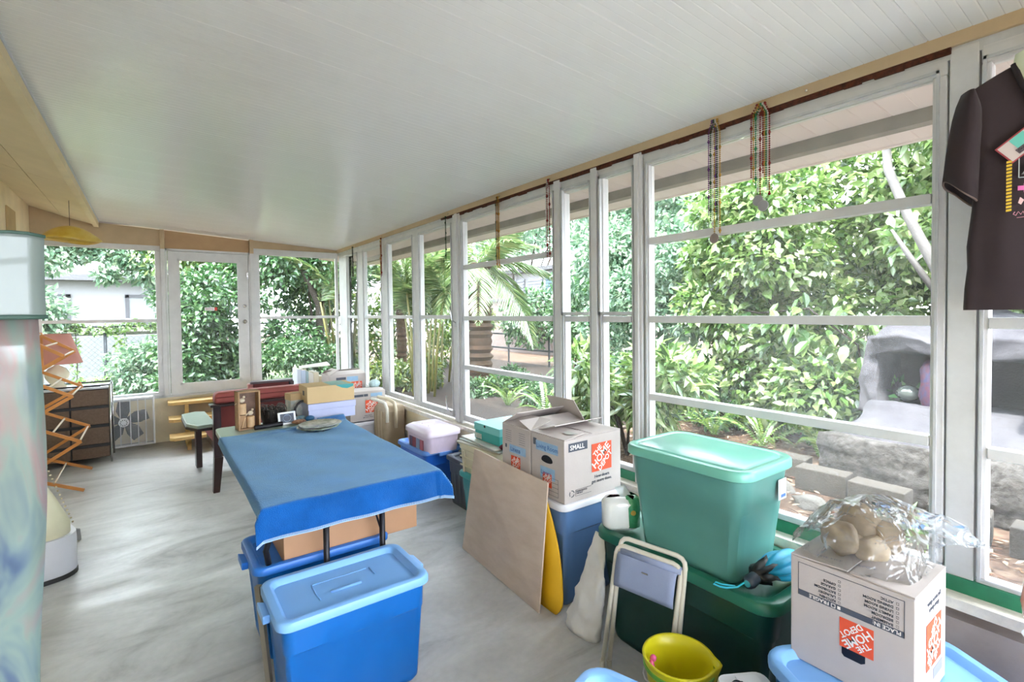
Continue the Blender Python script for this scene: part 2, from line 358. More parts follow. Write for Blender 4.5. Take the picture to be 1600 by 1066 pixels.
e7 = rw_window(1.855, 2.13, 1.88, 2.095, [1.452], m=GL, gz1=2.29)
for ee, ya, yb in ((e6, 2.2, 2.45), (e7, 1.865, 2.115)):
    q = MB(); q.bb(2.18, 2.2, ya, yb, 1.475, 1.495); q.bb(2.18, 2.2, yb-.014, yb, 1.475, 2.3); q.bb(2.18, 2.2, ya, yb, 2.285, 2.3); q.build('casement_sash', WHITE2, ee)
rw_window(.51, 1.79, .55, 1.757, [1.03, 1.452, 1.875], m=GLH)
rw_window(-.75, .425, -.7, .40, [1.02, 1.445, 1.87], m=GLH, gz0=.60, z0=.54)
rw_window(-2.1, -.8, -2.0, -.85, [1.03, 1.452, 1.87], m=GL)
# posts between the windows
pr = S(thing('trim_3', None, None))
for a, b, xo in ((3.765, 3.895, .012), (2.465, 2.53, .012), (2.135, 2.185, .016), (1.795, 1.85, .016), (.43, .505, .002), (-.8, -.755, .01)):
    MB().bb(XW-xo, XW+.06, a, b, .5, 2.362).build('mullion_post', WHITE, pr, bevel=.004)
MB().bb(XW-.028, XW-.012, 3.80, 3.84, .5, 2.362).build('post_batten', WHITE, pr, bevel=.003)
MB().bb(XW-.028, XW-.016, 1.81, 1.838, .5, 2.355).build('post_batten', WHITE, pr, bevel=.003)
# header beam with rotted gap
hb = S(MB().bb(2.185, 2.26, YN, YF, 2.368, 2.43).build('trim_4', BEIGE, bevel=.003))
g = MB(); random.seed(3); y = .5
while y < 4.0:
    l = random.uniform(.04, .12); g.bb(2.189, 2.25, y, y+l, 2.345+random.uniform(-.002, .006), 2.369); y += l
g.build('rotted_edge', RUST, hb)
MB().bb(2.2, 2.26, YN, YF, 2.33, 2.37).build('backing_board', WHITE2, hb)
for yy in (3.15, 2.56, 1.34, 1.13, .95, 3.96, 5.53, 6.44): MB().sphere((2.183, yy, 2.385), .006, 6, 4).build('hook_screw', CHROME, hb)
# crank handles on the casements
def crank(n, y, z):
    t = thing('window_crank', n, 'crank', (2.185, y, z))
    MB().box((0, 0, 0), (.03, .045, .05)).build('gear_box', WHITE2, t, bevel=.005)
    MB().tube([(-.01, 0, .01), (-.05, .01, .04), (-.055, .02, .12), (-.05, .025, .16)], .006, 6).build('lever', CHROME, t, smooth=True)
crank('grey window crank lever on the post left of the palm window', 3.83, 1.40)
crank('small grey crank low on the white sill behind the pink box', 3.93, .60)

# ceiling of boards (ribbed vinyl)
cl = S(thing('ceiling', None, None))
def zc(x): return 2.41+.0625*(2.2-x)
PW = .305
def board(name, x0, x1, nribs, m, zf, th=.02):
    prof = []; w_ = PW
    step = w_/nribs
    for i in range(nribs):
        y = i*step; dp = .0035 if i == 0 else .0012; hw = .005 if i == 0 else .004
        prof += [(y, dp), (y+hw, 0), (y+step-hw*.6, 0)]
    prof.append((w_-.0008, .006))
    v = [(x0, y, zf(x0)+d) for y, d in prof]+[(x1, y, zf(x1)+d) for y, d in prof]+[(x0, 0, zf(x0)+th), (x0, w_-.0008, zf(x0)+th), (x1, 0, zf(x1)+th), (x1, w_-.0008, zf(x1)+th)]
    n = len(prof); f = [(i, i+1, n+i+1, n+i) for i in range(n-1)]+[(2*n, 2*n+2, 2*n+3, 2*n+1), (0, n, 2*n+2, 2*n), (n-1, 2*n+1, 2*n+3, 2*n-1)]
    return MB().add(v, f)
b0 = board('ceiling_board', -.44, 2.2, 8, CEIL, zc).build('ceiling_board', CEIL, cl)
n = int((YF-YN)/PW)+1
for i in range(n): (inst(b0, cl) if i else b0).location = (0, YF+.02-PW*(i+1), 0)
# soffit outside
so = S(thing('trim_5', None, None))
s0 = board('soffit_board', 2.26, 3.12, 3, SOFFIT, lambda x: zc(x)-.015).build('soffit_board', SOFFIT, so)
for i in range(n+5): (inst(s0, so) if i else s0).location = (0, YF+1.2-PW*(i+1), 0)
MB().bb(2.73, 2.80, YN, YF+1.2, 2.30, 2.38).build('soffit_beam', GREYB, so)
MB().bb(3.12, 3.15, YN, YF+1.2, 2.33, 2.45).build('fascia', SOFFIT, so)
MB().bb(-1.4, 3.2, YN, YF+1.2, 2.75, 2.79).build('roof_deck', GREYB, so)
MB().bb(-1.4, 3.12, YF+.06, YF+1.0, 2.56, 2.58).build('far_soffit', SOFFIT, so)
# eave of the house at left: fascia and sloping soffit of boards
ev = S(thing('trim_6', None, None))
MB().bb(-.455, -.425, YN, YF, 2.56, 2.66).build('white_edging', mat('white_edging', '#CDD0D6', .4), ev)
MB().bb(-.475, -.43, YN, YF, 2.505, 2.572).build('fascia', mat('pale_cream_fascia', '#E2D2AE', .7, var=.05), ev)
EAVE = mat('cream_eave', '#E2D2B0', .8, var=.05, vscale=3, bump=.05)
for x0, x1, z0, z1 in ((-1.0, -.735, 2.685, 2.60), (-.73, -.47, 2.598, 2.53)):
    for ya, yb in ((YN, .4), (.405, 3.05), (3.055, 5.2), (5.205, YF)):
        MB().add([(x0, ya, z0), (x1, ya, z1), (x1, yb, z1), (x0, yb, z0), (x0, ya, z0+.02), (x1, ya, z1+.02), (x1, yb, z1+.02), (x0, yb, z0+.02)], [(0, 1, 2, 3), (7, 6, 5, 4), (0, 4, 5, 1), (1, 5, 6, 2), (2, 6, 7, 3), (3, 7, 4, 0)]).build('eave_board', EAVE, ev)
MB().sphere((-.62, 2.68, 2.555), (.03, .04, .006), 8, 5).build('rust_spot', mat('rust_spot', '#B5713A', .9), ev)
# light patch plate on left wall
t = tag(MB().box((-.993, 6.35, 2.27), (.012, .35, .45)).build('wall_patch', mat('tan_patch', '#BFA77C', .8, var=.08), bevel=.003), 'tan rectangular patch board on the cream left wall', 'board')
t = tag(MB().box((-.99, 6.0, 2.02), (.02, .16, .2)).build('wall_plate', mat('grey_plate', '#A8A8AC', .5), bevel=.004), 'small grey plate on the cream left wall above the banner', 'plate')

# ================================================================ OBJECTS
def tote(name, label, loc, rz, L, W, H, mb, ml, taper=.86, group=None, ribs=3, lid_h=.035, recess=.022, rim=.035, panel=False, handles='end', cat='storage bin', r=.05, band=.10, lid=True, mark=True):
    """storage bin: tapered ribbed body, lid with raised rim and sunk panel, end handles. origin = floor centre"""
    t = thing(name, label, cat, loc, rz, group)
    LB, WB = L-.035, W-.035; n = 5; k = 11
    def ring(z, s, ind=0):
        pts = rrect(LB*s, WB*s, r*.8*s, n, k); out = []
        for i, (x, y) in enumerate(pts):
            d = 0
            if ind:
                fx = abs((x/(LB*s/2))); fy = abs(y/(WB*s/2))
                if abs(fy-1) < .02 and fx < .93:
                    u = (x/(LB*s)+.5)*ribs; fr = abs(u-round(u));
                    d = ind if fr > .10 else 0
                    y -= math.copysign(d, y)
                elif abs(fx-1) < .02 and fy < .8:
                    x -= math.copysign(ind, x)
            out.append((x, y, z))
        return out
    s = lambda z: taper+(1-taper)*(z/H)
    hb = H-.027
    rings = [ring(0, taper*.96), ring(.012, taper)]
    rings += [ring(.03, s(.03)), ring(.042, s(.042), .008), ring((hb-band)*.5, s((hb-band)*.5), .008), ring(hb-band-.012, s(hb-band), .008), ring(hb-band, s(hb-band)+.012), ring(hb-.02, s(hb)-.002), ring(hb, s(hb))]
    MB().loft(rings, cap1=not lid).build('body', mb, t, smooth='auto')
    if lid:
        def rr(l, w_, z, rad): return [(x, y, z) for x, y in rrect(l, w_, rad, n, k)]
        z0 = H-lid_h
        R = [rr(L-.008, W-.008, z0, r), rr(L, W, z0+.004, r), rr(L, W, H-.010, r), rr(L-.008, W-.008, H-.002, r), rr(L-.018, W-.018, H, r*.9), rr(L-2*rim+.012, W-2*rim+.012, H, r*.75), rr(L-2*rim, W-2*rim, H-.005, r*.7), rr(L-2*rim-.02, W-2*rim-.02, H-recess, r*.6), rr(L-2*rim-.06, W-2*rim-.06, H-recess, r*.5)]
        if panel: R = R[:-3]+[rr(L-2*rim-.004, W-2*rim-.004, H-.004, r*.7), rr(L-2*rim-.02, W-2*rim-.02, H+.001, r*.6)]
        ld = MB().loft(R, cap0=False).build('lid', ml, t, smooth='auto')
        if mark and not panel:
            q = MB(); zz = H-recess+.0015; a = L*.2; b_ = W*.17
            q.tube([(-a, -b_, zz), (-a-.004, 0, zz), (-a, b_, zz), (-a+.03, b_+.004, zz)], .0028, 6); q.tube([(a, b_, zz), (a+.004, 0, zz)], .0032, 6)
            q.tube([(-.07, -b_*.5, zz), (.05, -b_*.5, zz)], .006, 6)
            q.tube([(-a*.9, b_+.003, zz-.001), (a*.9, b_+.003, zz-.001)], .0018, 6)
            q.build('embossing', ml, ld, smooth=True)
    for sx in ((-1, 1) if handles == 'end' else ()):
        q = MB(); x = sx*(L/2+.012)
        q.add([(x-.014*1, -.06, H-.014), (x+.014, -.05, H-.020), (x+.014, .05, H-.020), (x-.014, .06, H-.014), (x-.014, -.06, H-.045), (x+.014, -.05, H-.050), (x+.014, .05, H-.050), (x-.014, .06, H-.045)], [(0, 1, 2, 3), (7, 6, 5, 4), (0, 4, 5, 1), (1, 5, 6, 2), (2, 6, 7, 3), (3, 7, 4, 0)])
        q.build('handle', ml if lid else mb, t, bevel=.004)
    return t

def logo(parent, o, xd, yd, s, full=True):
    """orange square print with stencilled diagonal lettering; o = lower-left corner"""
    x = Vector(xd).normalized(); y = Vector(yd).normalized(); n = x.cross(y); o = Vector(o)+n*.0006
    M = Matrix((x, y, n)).transposed()
    MB().box(o+x*s/2+y*s/2, (s, s, .0006), M=M).build('printed_square', ORANGE, parent)
    c, q = math.cos(math.radians(43)), math.sin(math.radians(43))
    dx = x*c+y*q; dy = -x*q+y*c; ctr = o+x*s/2+y*s/2+n*.0006
    for st, sz, off, sh in (('THE', .26, .23, 0), ('HOME', .38, -.07, 0), ('DEPOT', .27, -.32, 0)):
        text('lettering', st, s*sz, ctr+dy*s*off-dx*0, dx, dy, WINK, parent, align='CENTER', ext=.0002, bold=.02)

def carton(name, label, dims, loc, rz=0, m=CARD, group=None, open_flaps=False, cat='cardboard box'):
    t = thing(name, label, cat, loc, rz, group); dx, dy, dz = dims
    MB().bb(-dx/2, dx/2, -dy/2, dy/2, 0, dz).build('body', m, t, bevel=.003)
    return t
def flap(parent, p0, p1, wdir, wlen, m=CARD, th=.004, taper=.01):
    p0 = Vector(p0); p1 = Vector(p1); w_ = Vector(wdir).normalized()*wlen; d = (p1-p0).normalized()*taper; n = (p1-p0).cross(w_).normalized()*th
    v = [p0, p1, p1+w_-d, p0+w_+d]; v2 = [q+n for q in v]
    return MB().add(v+v2, [(3, 2, 1, 0), (4, 5, 6, 7), (0, 1, 5, 4), (1, 2, 6, 5), (2, 3, 7, 6), (3, 0, 4, 7)]).build('flap', m, parent)

# ---------------------------------------------------------------- folding table with blue fleece
TX0, TX1, TY0, TY1, TZ = .35, 1.14, 2.21, 4.02, .715
tb = thing('folding_table', 'long folding table with grey green top, mostly under blue fleece', 'table', ((TX0+TX1)/2, (TY0+TY1)/2, 0))
lx, ly = (TX1-TX0), (TY1-TY0)
MB().loft([[(x, y, z) for x, y in rrect(lx, ly, .05)] for z in (TZ-.035, TZ)]).build('tabletop', TOPG, tb, bevel=.004)
for sy in (-1, 1):
    for x in (-.14, .115):
        MB().tube([(x, sy*(ly/2-.03), 0), (x, sy*(ly/2-.03), TZ-.035)], .0135, 12).build('leg', DARK, tb, smooth=True)
    MB().tube([(-.14, sy*(ly/2-.03), TZ-.16), (.0, sy*(ly/2-.06), TZ-.05), (.06, sy*(ly/2-.05), TZ-.10), (.09, sy*(ly/2-.04), TZ-.15), (.115, sy*(ly/2-.03), TZ-.25)], .005, 6).build('brace', DARK, tb, smooth=True)
MB().tube([(-.36, -ly/2+.10, .44), (-.37, -ly/2+.10, .50), (-.345, -ly/2+.10, .58), (-.33, -ly/2+.10, TZ-.03)], .012, 8).build('edge_bracket', DARK, tb, smooth=True)

def fleece():
    nx, ny = 110, 190; vs = []; fs = []
    X0, X1 = TX0-.006, TX1+.008; Y0 = TY0-.012
    ovl, ovr, ovf = .035, .075, .125
    rnd = random.Random(5); ph = [(rnd.uniform(3, 14), rnd.uniform(3, 14), rnd.uniform(0, 6), rnd.uniform(.3, 1)) for _ in range(7)]
    for j in range(ny):
        v = -ovf+(j/(ny-1))*(ovf+(3.72-Y0))
        for i in range(nx):
            u = -ovl+(i/(nx-1))*(X1-X0+ovl+ovr)
            yfar = 0
            x = X0+u; y = Y0+v; z = TZ+.006
            # far edge is skewed
            if v > 0: y = Y0+v*(1-.055*(1-(u/(X1-X0))))
            z += .0018*sum(a*math.sin(fx*x*2+fy*y*1.2+p) for fx, fy, p, a in ph)*.6
            z += .012*math.exp(-((y-3.58-(x-.75)*.2)**2)/.0006)*max(0, 1-abs(x-.8)*2.5)
            dr = 0; dl = 0; df = 0
            if u < 0: dl = -u; x = X0
            if u > X1-X0: dr = u-(X1-X0); x = X1
            if v < 0: df = -v; y = Y0
            drop = 0
            if df > 0:
                drop = df; y = Y0-.006*math.sin(x*26)*min(1, df*12)-.022*min(1, df*8)
                if x > X1-.02: y -= .01
            if dl > 0: drop = max(drop, dl); x = X0-.008*min(1, dl*30)-.5*min(dl, df)
            if dr > 0:
                drop = max(drop, dr*1.0); x = X1+.010*min(1, dr*20)+.008*math.sin(y*9)*min(1, dr*15)+.5*min(dr, df)
            if df > 0 and dr > 0: y -= .1*dr
            if dl > 0 and df > 0: drop += dl*.55
            if dr > 0 and df > 0: drop += dr*.2
            z -= drop*1.0
            # raised lip at the far right
            tfar = (j/(ny-1)-.965)/.035
            if tfar > 0 and x > .95: z += .035*tfar; y -= .0
            vs.append((x, y, z))
    for j in range(ny-1):
        for i in range(nx-1): a = j*nx+i; fs.append((a, a+1, a+nx+1, a+nx))
    o = MB().add(vs, fs).build('tablecloth', CLOTH, smooth=True)
    s = o.modifiers.new('thick', 'SOLIDIFY'); s.thickness = .005; s.offset = 1
    tag(o, 'bright blue fleece blanket spread over the folding table', 'blanket')
    q = MB()
    for k in range(0, nx-1):
        for f in (0, .5):
            a = Vector(vs[k]); b = Vector(vs[k+1]); p = a.lerp(b, f)+Vector((0, -.007, 0))
            q.beam(p, p+Vector((.002, 0, .012)), .002, .002)
            if f == 0: q.beam(a+Vector((0, -.007, 0)), b+Vector((0, -.007, 0)), .002, .002)
    q.build('blanket_stitch', STITCH, o, kind='stuff')
    return o
fleece()

# stacked pie dishes
def fluted(t, i): return 1+.03*math.sin(14*t)*(1 if i in (3, 4, 5) else 0)
DISH = mat('green_glazed_dish', '#4E5F50', .25, col2='#9AA89A', vscale=12, coat=.4)
dk = tag(MB().lathe([(0, 0), (.07, 0), (.085, .004), (.115, .022), (.135, .026), (.128, .032), (.11, .028), (.08, .012), (0, .012)], 84, wob=fluted).build('pie_dish', DISH, smooth=True, loc=(.90, 3.48, .722)), 'green dish with a wavy rim, lower of two on the blanket', 'dish')
dk = tag(MB().lathe([(0, 0), (.09, .0), (.10, .002), (.132, .014), (.14, .017), (.132, .02), (.10, .008), (0, .006)], 48).build('oval_plate', mat('mottled_plate', '#6E7C74', .25, col2='#B9C0BA', vscale=16, coat=.3), smooth=True, loc=(.915, 3.47, .751), rot=(0, 0, .3)), 'mottled grey green oval plate lying on the wavy dish', 'plate')
dk.scale = (1.0, .95, 1)

# shadow box with small figures
bx = thing('wooden_display_box', 'small upright open wooden box holding carved birds on the table corner', 'box', (.535, 3.86, .716), .12)
wb = mat('light_walnut', '#A5815C', .6, var=.15, stretch=(1, 1, 6))
w_, h_, d_, th = .14, .265, .09, .011
MB().bb(-w_/2, w_/2, d_/2-.006, d_/2, 0, h_).build('back', mat('mottled_back', '#7D6558', .8, var=.3, vscale=20), bx)
for nm, b in (('side', (-w_/2, -w_/2+th, -d_/2, d_/2, 0, h_)), ('side', (w_/2-th, w_/2, -d_/2, d_/2, 0, h_)), ('top', (-w_/2, w_/2, -d_/2, d_/2, h_-th, h_)), ('base', (-w_/2, w_/2, -d_/2, d_/2, 0, th))): MB().bb(*b).build(nm, wb, bx, bevel=.002)
BW = mat('carved_wood', '#C9A67E', .5, var=.15, vscale=30)
def bird(name, label, x, z, m):
    b = thing(name, label, 'figurine', (.52+x, 3.85, .716+z))
    MB().lathe([(.026, 0), (.026, .07), (.02, .075), (0, .075)], 14).build('post', BW, b, smooth='auto')
    MB().sphere((0, 0, .095), (.018, .013, .016), 10, 8).sphere((.012, 0, .118), .009, 8, 6).build('bird_body', m, b, smooth=True)
    MB().tube([(-.016, 0, .092), (-.045, 0, .07)], [.006, .002], 6).build('tail', m, b, smooth=True)
    MB().tube([(.018, 0, .118), (.03, 0, .116)], [.003, .0006], 5).build('beak', DARK, b)
bird('carved_bird', 'pale carved bird on the upper left peg in the wooden box', -.02, .105, mat('pale_bird', '#D8C8AE', .5))
tag(MB().bb(-.055, .0, -.03, .02, 0, .086).build('box_shelf', wb, loc=(.52, 3.86, .729)), 'little brown block step inside the wooden display box', 'block')
bird('carved_bird', 'pale carved bird on the lower right peg in the wooden box', .03, .013, mat('pale_bird', '#D8C8AE', .5))
tag(MB().tube([(.49, 3.83, .73), (.515, 3.825, .80)], [.006, .003], 6).build('small_stick', BW, smooth=True), 'short pale stick leaning inside the wooden box', 'stick')
# black wicker basket of beads behind
bk = thing('black_basket', 'dark woven basket with looping handles beside the wooden box', 'basket', (.70, 3.93, .716))
DK = mat('black_wicker', '#1E1A18', .5, var=.4, vscale=40)
MB().lathe([(.06, 0), (.075, .06), (.085, .11), (.08, .11), (.07, .06), (.055, .006), (0, .006)], 20).build('bowl', DK, bk)
rnd = random.Random(2); q = MB()
for i in range(26):
    a = rnd.uniform(0, 2*PI); r = rnd.uniform(.05, .085); c = Vector((r*math.cos(a), r*math.sin(a), rnd.uniform(.07, .12))); s = rnd.uniform(.015, .03)
    q.tube([c+Vector((s*math.cos(t)*math.cos(a+.6), s*math.cos(t)*math.sin(a+.6), s*1.2*math.sin(t))) for t in [k*PI/5 for k in range(11)]], .0035, 5, cap=False)
q.build('woven_loops', mat('brown_black_loops', '#3A302A', .35, var=.5, vscale=50), bk, smooth=True, kind='stuff')
# framed photo
fp = thing('framed_picture', 'small white framed dark blue picture leaning on the basket', 'picture', (.775, 3.79, .722), .1)
MB().bb(-.06, .06, -.004, .004, 0, .09).build('frame', mat('white_frame', '#E2E2E4', .4), fp, bevel=.002, rot=(-.25, 0, 0))
pc = MB().bb(-.046, .046, -.0048, -.004, .013, .077).build('picture_panel', mat('navy_picture', '#1C2E52', .3, col2='#0E1626', vscale=25), fp, rot=(-.25, 0, 0))
MB().tube([(.026*math.cos(t), -.0055, .045+.024*math.sin(t)) for t in [k*PI/10 for k in range(21)]], .0012, 5, cap=False).build('ring_drawing', mat('pale_blue_line', '#9FB4CE', .5), pc)
tag(MB().tube([(.56, 3.76, .735), (.74, 3.785, .735)], [.016, .016], 10).build('black_remote', DARK, smooth='auto'), 'long black cylindrical gadget in front of the basket', 'gadget')
tag(MB().sphere((0, 0, .022), (.035, .028, .022), 12, 8).build('blue_bottle', mat('teal_blue_cap', '#1E5C86', .4), smooth=True, loc=(.93, 3.81, .72)), 'round teal blue pouch in front of the lavender shoebox', 'pouch')
tag(MB().sphere((0, 0, .02), (.045, .03, .02), 12, 8).build('blue_scarf', mat('mixed_blue_cloth', '#2B6C8E', .8, col2='#A8B7B8', vscale=30), smooth=True, loc=(.885, 3.87, .72)), 'crumpled blue and white cloth under the black headband', 'cloth')
tag(MB().sphere((0, 0, .016), (.05, .025, .016), 12, 8).build('patterned_pouch', mat('tan_pattern', '#C49A7A', .7, col2='#6B3A2C', vscale=35), smooth=True, loc=(.845, 3.76, .722)), 'small tan and brown patterned pouch beside the white framed picture', 'pouch')
hbnd = MB().tube([(.075*math.cos(t), 0, .05+.075*math.sin(t)) for t in [(-.15+k*.13)*PI for k in range(11)]], .009, 8)
tag(hbnd.build('headband', mat('black_satin', '#121014', .4), smooth=True, loc=(.93, 3.93, .732)), 'black padded headband standing in front of the cardboard boxes', 'headband')
tg = thing('gift_box', 'floral grey box under the black headband by the table end', 'box', (.90, 4.05, .716), .2)
MB().bb(-.07, .07, -.05, .05, 0, .14).build('body', mat('floral_paper', '#CFC9BE', .7, col2='#8FA0A0', vscale=30), tg, bevel=.002)
MB().bb(-.072, .072, -.052, .052, .14, .19).build('lid', KRAFT, tg, bevel=.002)

# lavender shoebox and kraft shoebox on it
def shoebox(name, label, loc, rz, dims, m, lidh, ml=None, cat='shoebox', hole=False):
    t = thing(name, label, cat, loc, rz); dx, dy, dz = dims
    MB().bb(-dx/2, dx/2, -dy/2, dy/2, 0, dz-.006).build('body', m, t, bevel=.002)
    l = MB().bb(-dx/2-.005, dx/2+.005, -dy/2-.005, dy/2+.005, dz-lidh, dz).build('lid', ml or m, t, bevel=.002)
    return t, l
shoebox('shoebox', 'pale lavender shoebox on the table end, under the tan box', (1.095, 3.93, .722), 0, (.34, .24, .12), LAV, .045)
t, l = shoebox('shoebox', 'tan shoebox with a teal mark, on the lavender shoebox', (1.09, 3.94, .843), .0, (.335, .24, .125), KRAFT, .124)
TL = mat('teal_print', '#3E9C9E', .6)
v = [(.03, -.126, .125), (.167, -.126, .125), (.165, -.126, .105), (.12, -.126, .092), (.08, -.126, .10)]
MB().add([(x, y, z) for x, y, z in v], [(0, 4, 3, 2, 1)]).build('teal_mark', TL, t)
MB().bb(.0, .14, -.12, .11, .1252, .1256).build('teal_mark', mat('pale_teal_print', '#8DB5AE', .6, var=.2), t)
MB().bb(-.1745, -.1735, -.045, .0, .055, .09).build('finger_hole', DARK, t)

# ---------------------------------------------------------------- blue bins round the table
tote('storage_bin', 'big blue bin with pale lid in front of the table, nearest and fully seen', (.62, 2.02, 0), 0, .585, .375, .43, BLUE, LBLUE, taper=.90)
tote('storage_bin', 'deep blue bin half under the table, carrying the long brown carton', (.625, 2.50, 0), 0, .60, .40, .43, BLUE, mat('mid_blue_lid', '#2F79D6', .4, var=.04), taper=.88)
t = carton('cardboard_box', 'long flat plain brown carton under the table on the blue bin', (.63, .28, .165), (.765, 2.475, .412), 0, mat('tan_carton', '#B98E6C', .8, var=.05))
tote('storage_bin', 'light blue lidded bin at the bottom edge, beside the yellow bucket', (.965, .735, 0), math.radians(108), .60, .42, .43, BLUE, LBLUE, r=.07)
# folded brown plank leg between the two bins
tag(MB().beam((.36, 1.80+.41, 0), (.33, 2.235, .40), .02, .02).build('stick', mat('grey_stick', '#8B8478', .7)), 'thin grey stick standing between the two blue bins', 'stick')

# ---------------------------------------------------------------- back corner cluster
tote('storage_bin', 'white bin under the orange-printed carton at the table end', (1.905, 5.40, 0), 0, .44, .40, .345, WPLAS, WPLAS, handles=None, r=.03)
def moving_box(label, loc, rz, dims, face='front', flipped=False, group=None, logo_s=.13, hdr=True, tapecol=None, m=CARDW):
    t = carton('moving_box', label, dims, loc, rz, m, group)
    dx, dy, dz = dims
    return t
t = moving_box('closed pale moving box with orange logo square, standing on the white bin', (1.895, 5.43, .346), 0, (.39, .30, .31))
logo(t, (-.03, -.152, .085), (1, 0, 0), (0, 0, 1), .135)
MB().bb(-.18, -.05, -.1515, -.1505, .262, .288).build('ink_band', INK, t); MB().bb(-.045, .0, -.1515, -.1505, .262, .288).build('ink_band', INK, t)
MB().bb(.03, .16, -.1515, -.1505, .255, .292).build('blue_tape', PBLUE, t)
text('lettering', 'How doers\nget more done.', .018, (.0, -.1512, .05), (1, 0, 0), (0, 0, 1), INK, t, align='CENTER')
flap(t, (-.195, -.15, .312), (.195, -.15, .312), (0, 1, .12), .13, CARDW); flap(t, (.195, .15, .312), (-.195, .15, .312), (0, -1, .05), .14, CARDW)
tote('storage_bin', 'grey bin hidden behind the boxes in the far corner', (1.83, 5.93, 0), 0, .50, .42, .50, mat('grey_bin', '#9A9CA2', .4), mat('grey_bin', '#9A9CA2', .4), handles=None, r=.03)
t = moving_box('open moving box with orange logo behind, in the far corner', (1.83, 5.90, .502), 0, (.42, .30, .30))
logo(t, (.04, -.152, .09), (1, 0, 0), (0, 0, 1), .125)
MB().bb(-.13, -.02, -.1515, -.1505, .245, .275).build('ink_band', INK, t); MB().bb(-.01, .12, -.1515, -.1505, .225, .278).build('blue_tape', PBLUE, t)
flap(t, (-.21, -.15, .30), (.21, -.15, .30), (0, 1, .25), .14, CARDW); flap(t, (.21, .15, .30), (-.21, .15, .30), (0, -1, .35), .14, CARDW); flap(t, (-.21, .15, .30), (-.21, -.15, .30), (1, 0, .5), .13, CARDW)
# books / folders / white box to the left of it on a lower carton
t = carton('cardboard_box', 'tan carton beneath the upright folders by the far window', (.36, .34, .585), (1.545, 6.34, 0), 0, CARD)
cols = ['#DCE4F0', '#C9D6EA', '#9EB6BE', '#EDE8E0', '#E8DCC4', '#D9C9A8']
for i, (c, w_, h_) in enumerate(zip(cols, (.04, .05, .03, .055, .06, .05), (.27, .255, .24, .21, .22, .17))):
    lb = ['white-blue tall folder, leftmost in the row by the far window', 'pale blue folder, second in the row by the far window', 'grey teal folder between pale ones in the far row', 'white thick binder in the row by the far window', 'cream box file beside the far open moving box', 'tan small box file at the right end of the far row'][i]
    x = 1.39+sum((.04, .05, .03, .055, .06, .05)[:i])+.002*i
    t = thing('folder', lb, 'folder', (x+w_/2, 6.34, .586), 0, 'folders upright on the tan carton')
    mm = mat('folder_%s' % ['white', 'pale_blue', 'teal', 'binder', 'cream', 'tan'][i], c, .6)
    MB().bb(-w_/2, w_/2, -.13, .12, 0, h_).build('cover', mm, t, bevel=.002)
    MB().bb(-w_/2+.006, w_/2-.006, -.125, .115, h_, h_+.004).build('pages', mat('paper', '#E9E6DF', .8), t)
tag(MB().add([(0, 0, 0), (.34, .02, .01), (.36, .22, .03), (.02, .2, .0), (0, 0, .012), (.34, .02, .022), (.36, .22, .042), (.02, .2, .012)], [(3, 2, 1, 0), (4, 5, 6, 7), (0, 1, 5, 4), (1, 2, 6, 5), (2, 3, 7, 6), (3, 0, 4, 7)]).build('paper_stack', mat('paper', '#E9E6DF', .8), loc=(1.44, 6.24, .862)), 'white sheaf of papers lying across the folders', 'papers')
tag(MB().sphere((0, 0, 0), (.07, .05, .05), 10, 7).build('plastic_wad', mat('clear_blue_wad', '#B8D0D4', .2, var=.2, vscale=20, bump=.5, bscale=14), smooth=True, loc=(2.07, 5.55, .70)), 'pale blue crumpled plastic on the moving box by the sill', 'plastic')
# tan patio chair with white tube arm
t = thing('patio_chair', 'tan slatted patio chair with curved white tube arm below the window', 'chair', (2.02, 4.98, 0))
TAN = mat('tan_vinyl', '#A8957A', .6, var=.1, vscale=10)
MB().loft([[(x, y, z) for x, y in ((-.12, -.16), (.10, -.16), (.10, .16), (-.12, .16))] for z in (.02, .50)]+[[(-.08, -.14, .56), (.10, -.14, .56), (.10, .14, .56), (-.08, .14, .56)]]).build('back', TAN, t, bevel=.02)
for i in range(3): MB().bb(-.126, -.12, -.10+i*.08, -.06+i*.08, .05, .5).build('slat', mat('tan_slat', '#B9A78A', .6), t, bevel=.003)
MB().tube([(-.14, .15, .60), (-.12, .02, .60), (-.10, -.12, .585), (-.10, -.17, .54), (-.10, -.175, .40)], .016, 10).build('arm_tube', IVORY, t, smooth=True)
MB().tube([(-.08, .12, .62), (-.04, -.06, .615), (-.02, -.17, .59), (-.02, -.20, .53), (-.02, -.20, .34)], .018, 10).build('arm_tube', mat('tan_tube', '#C9BBA0', .5), t, smooth=True)

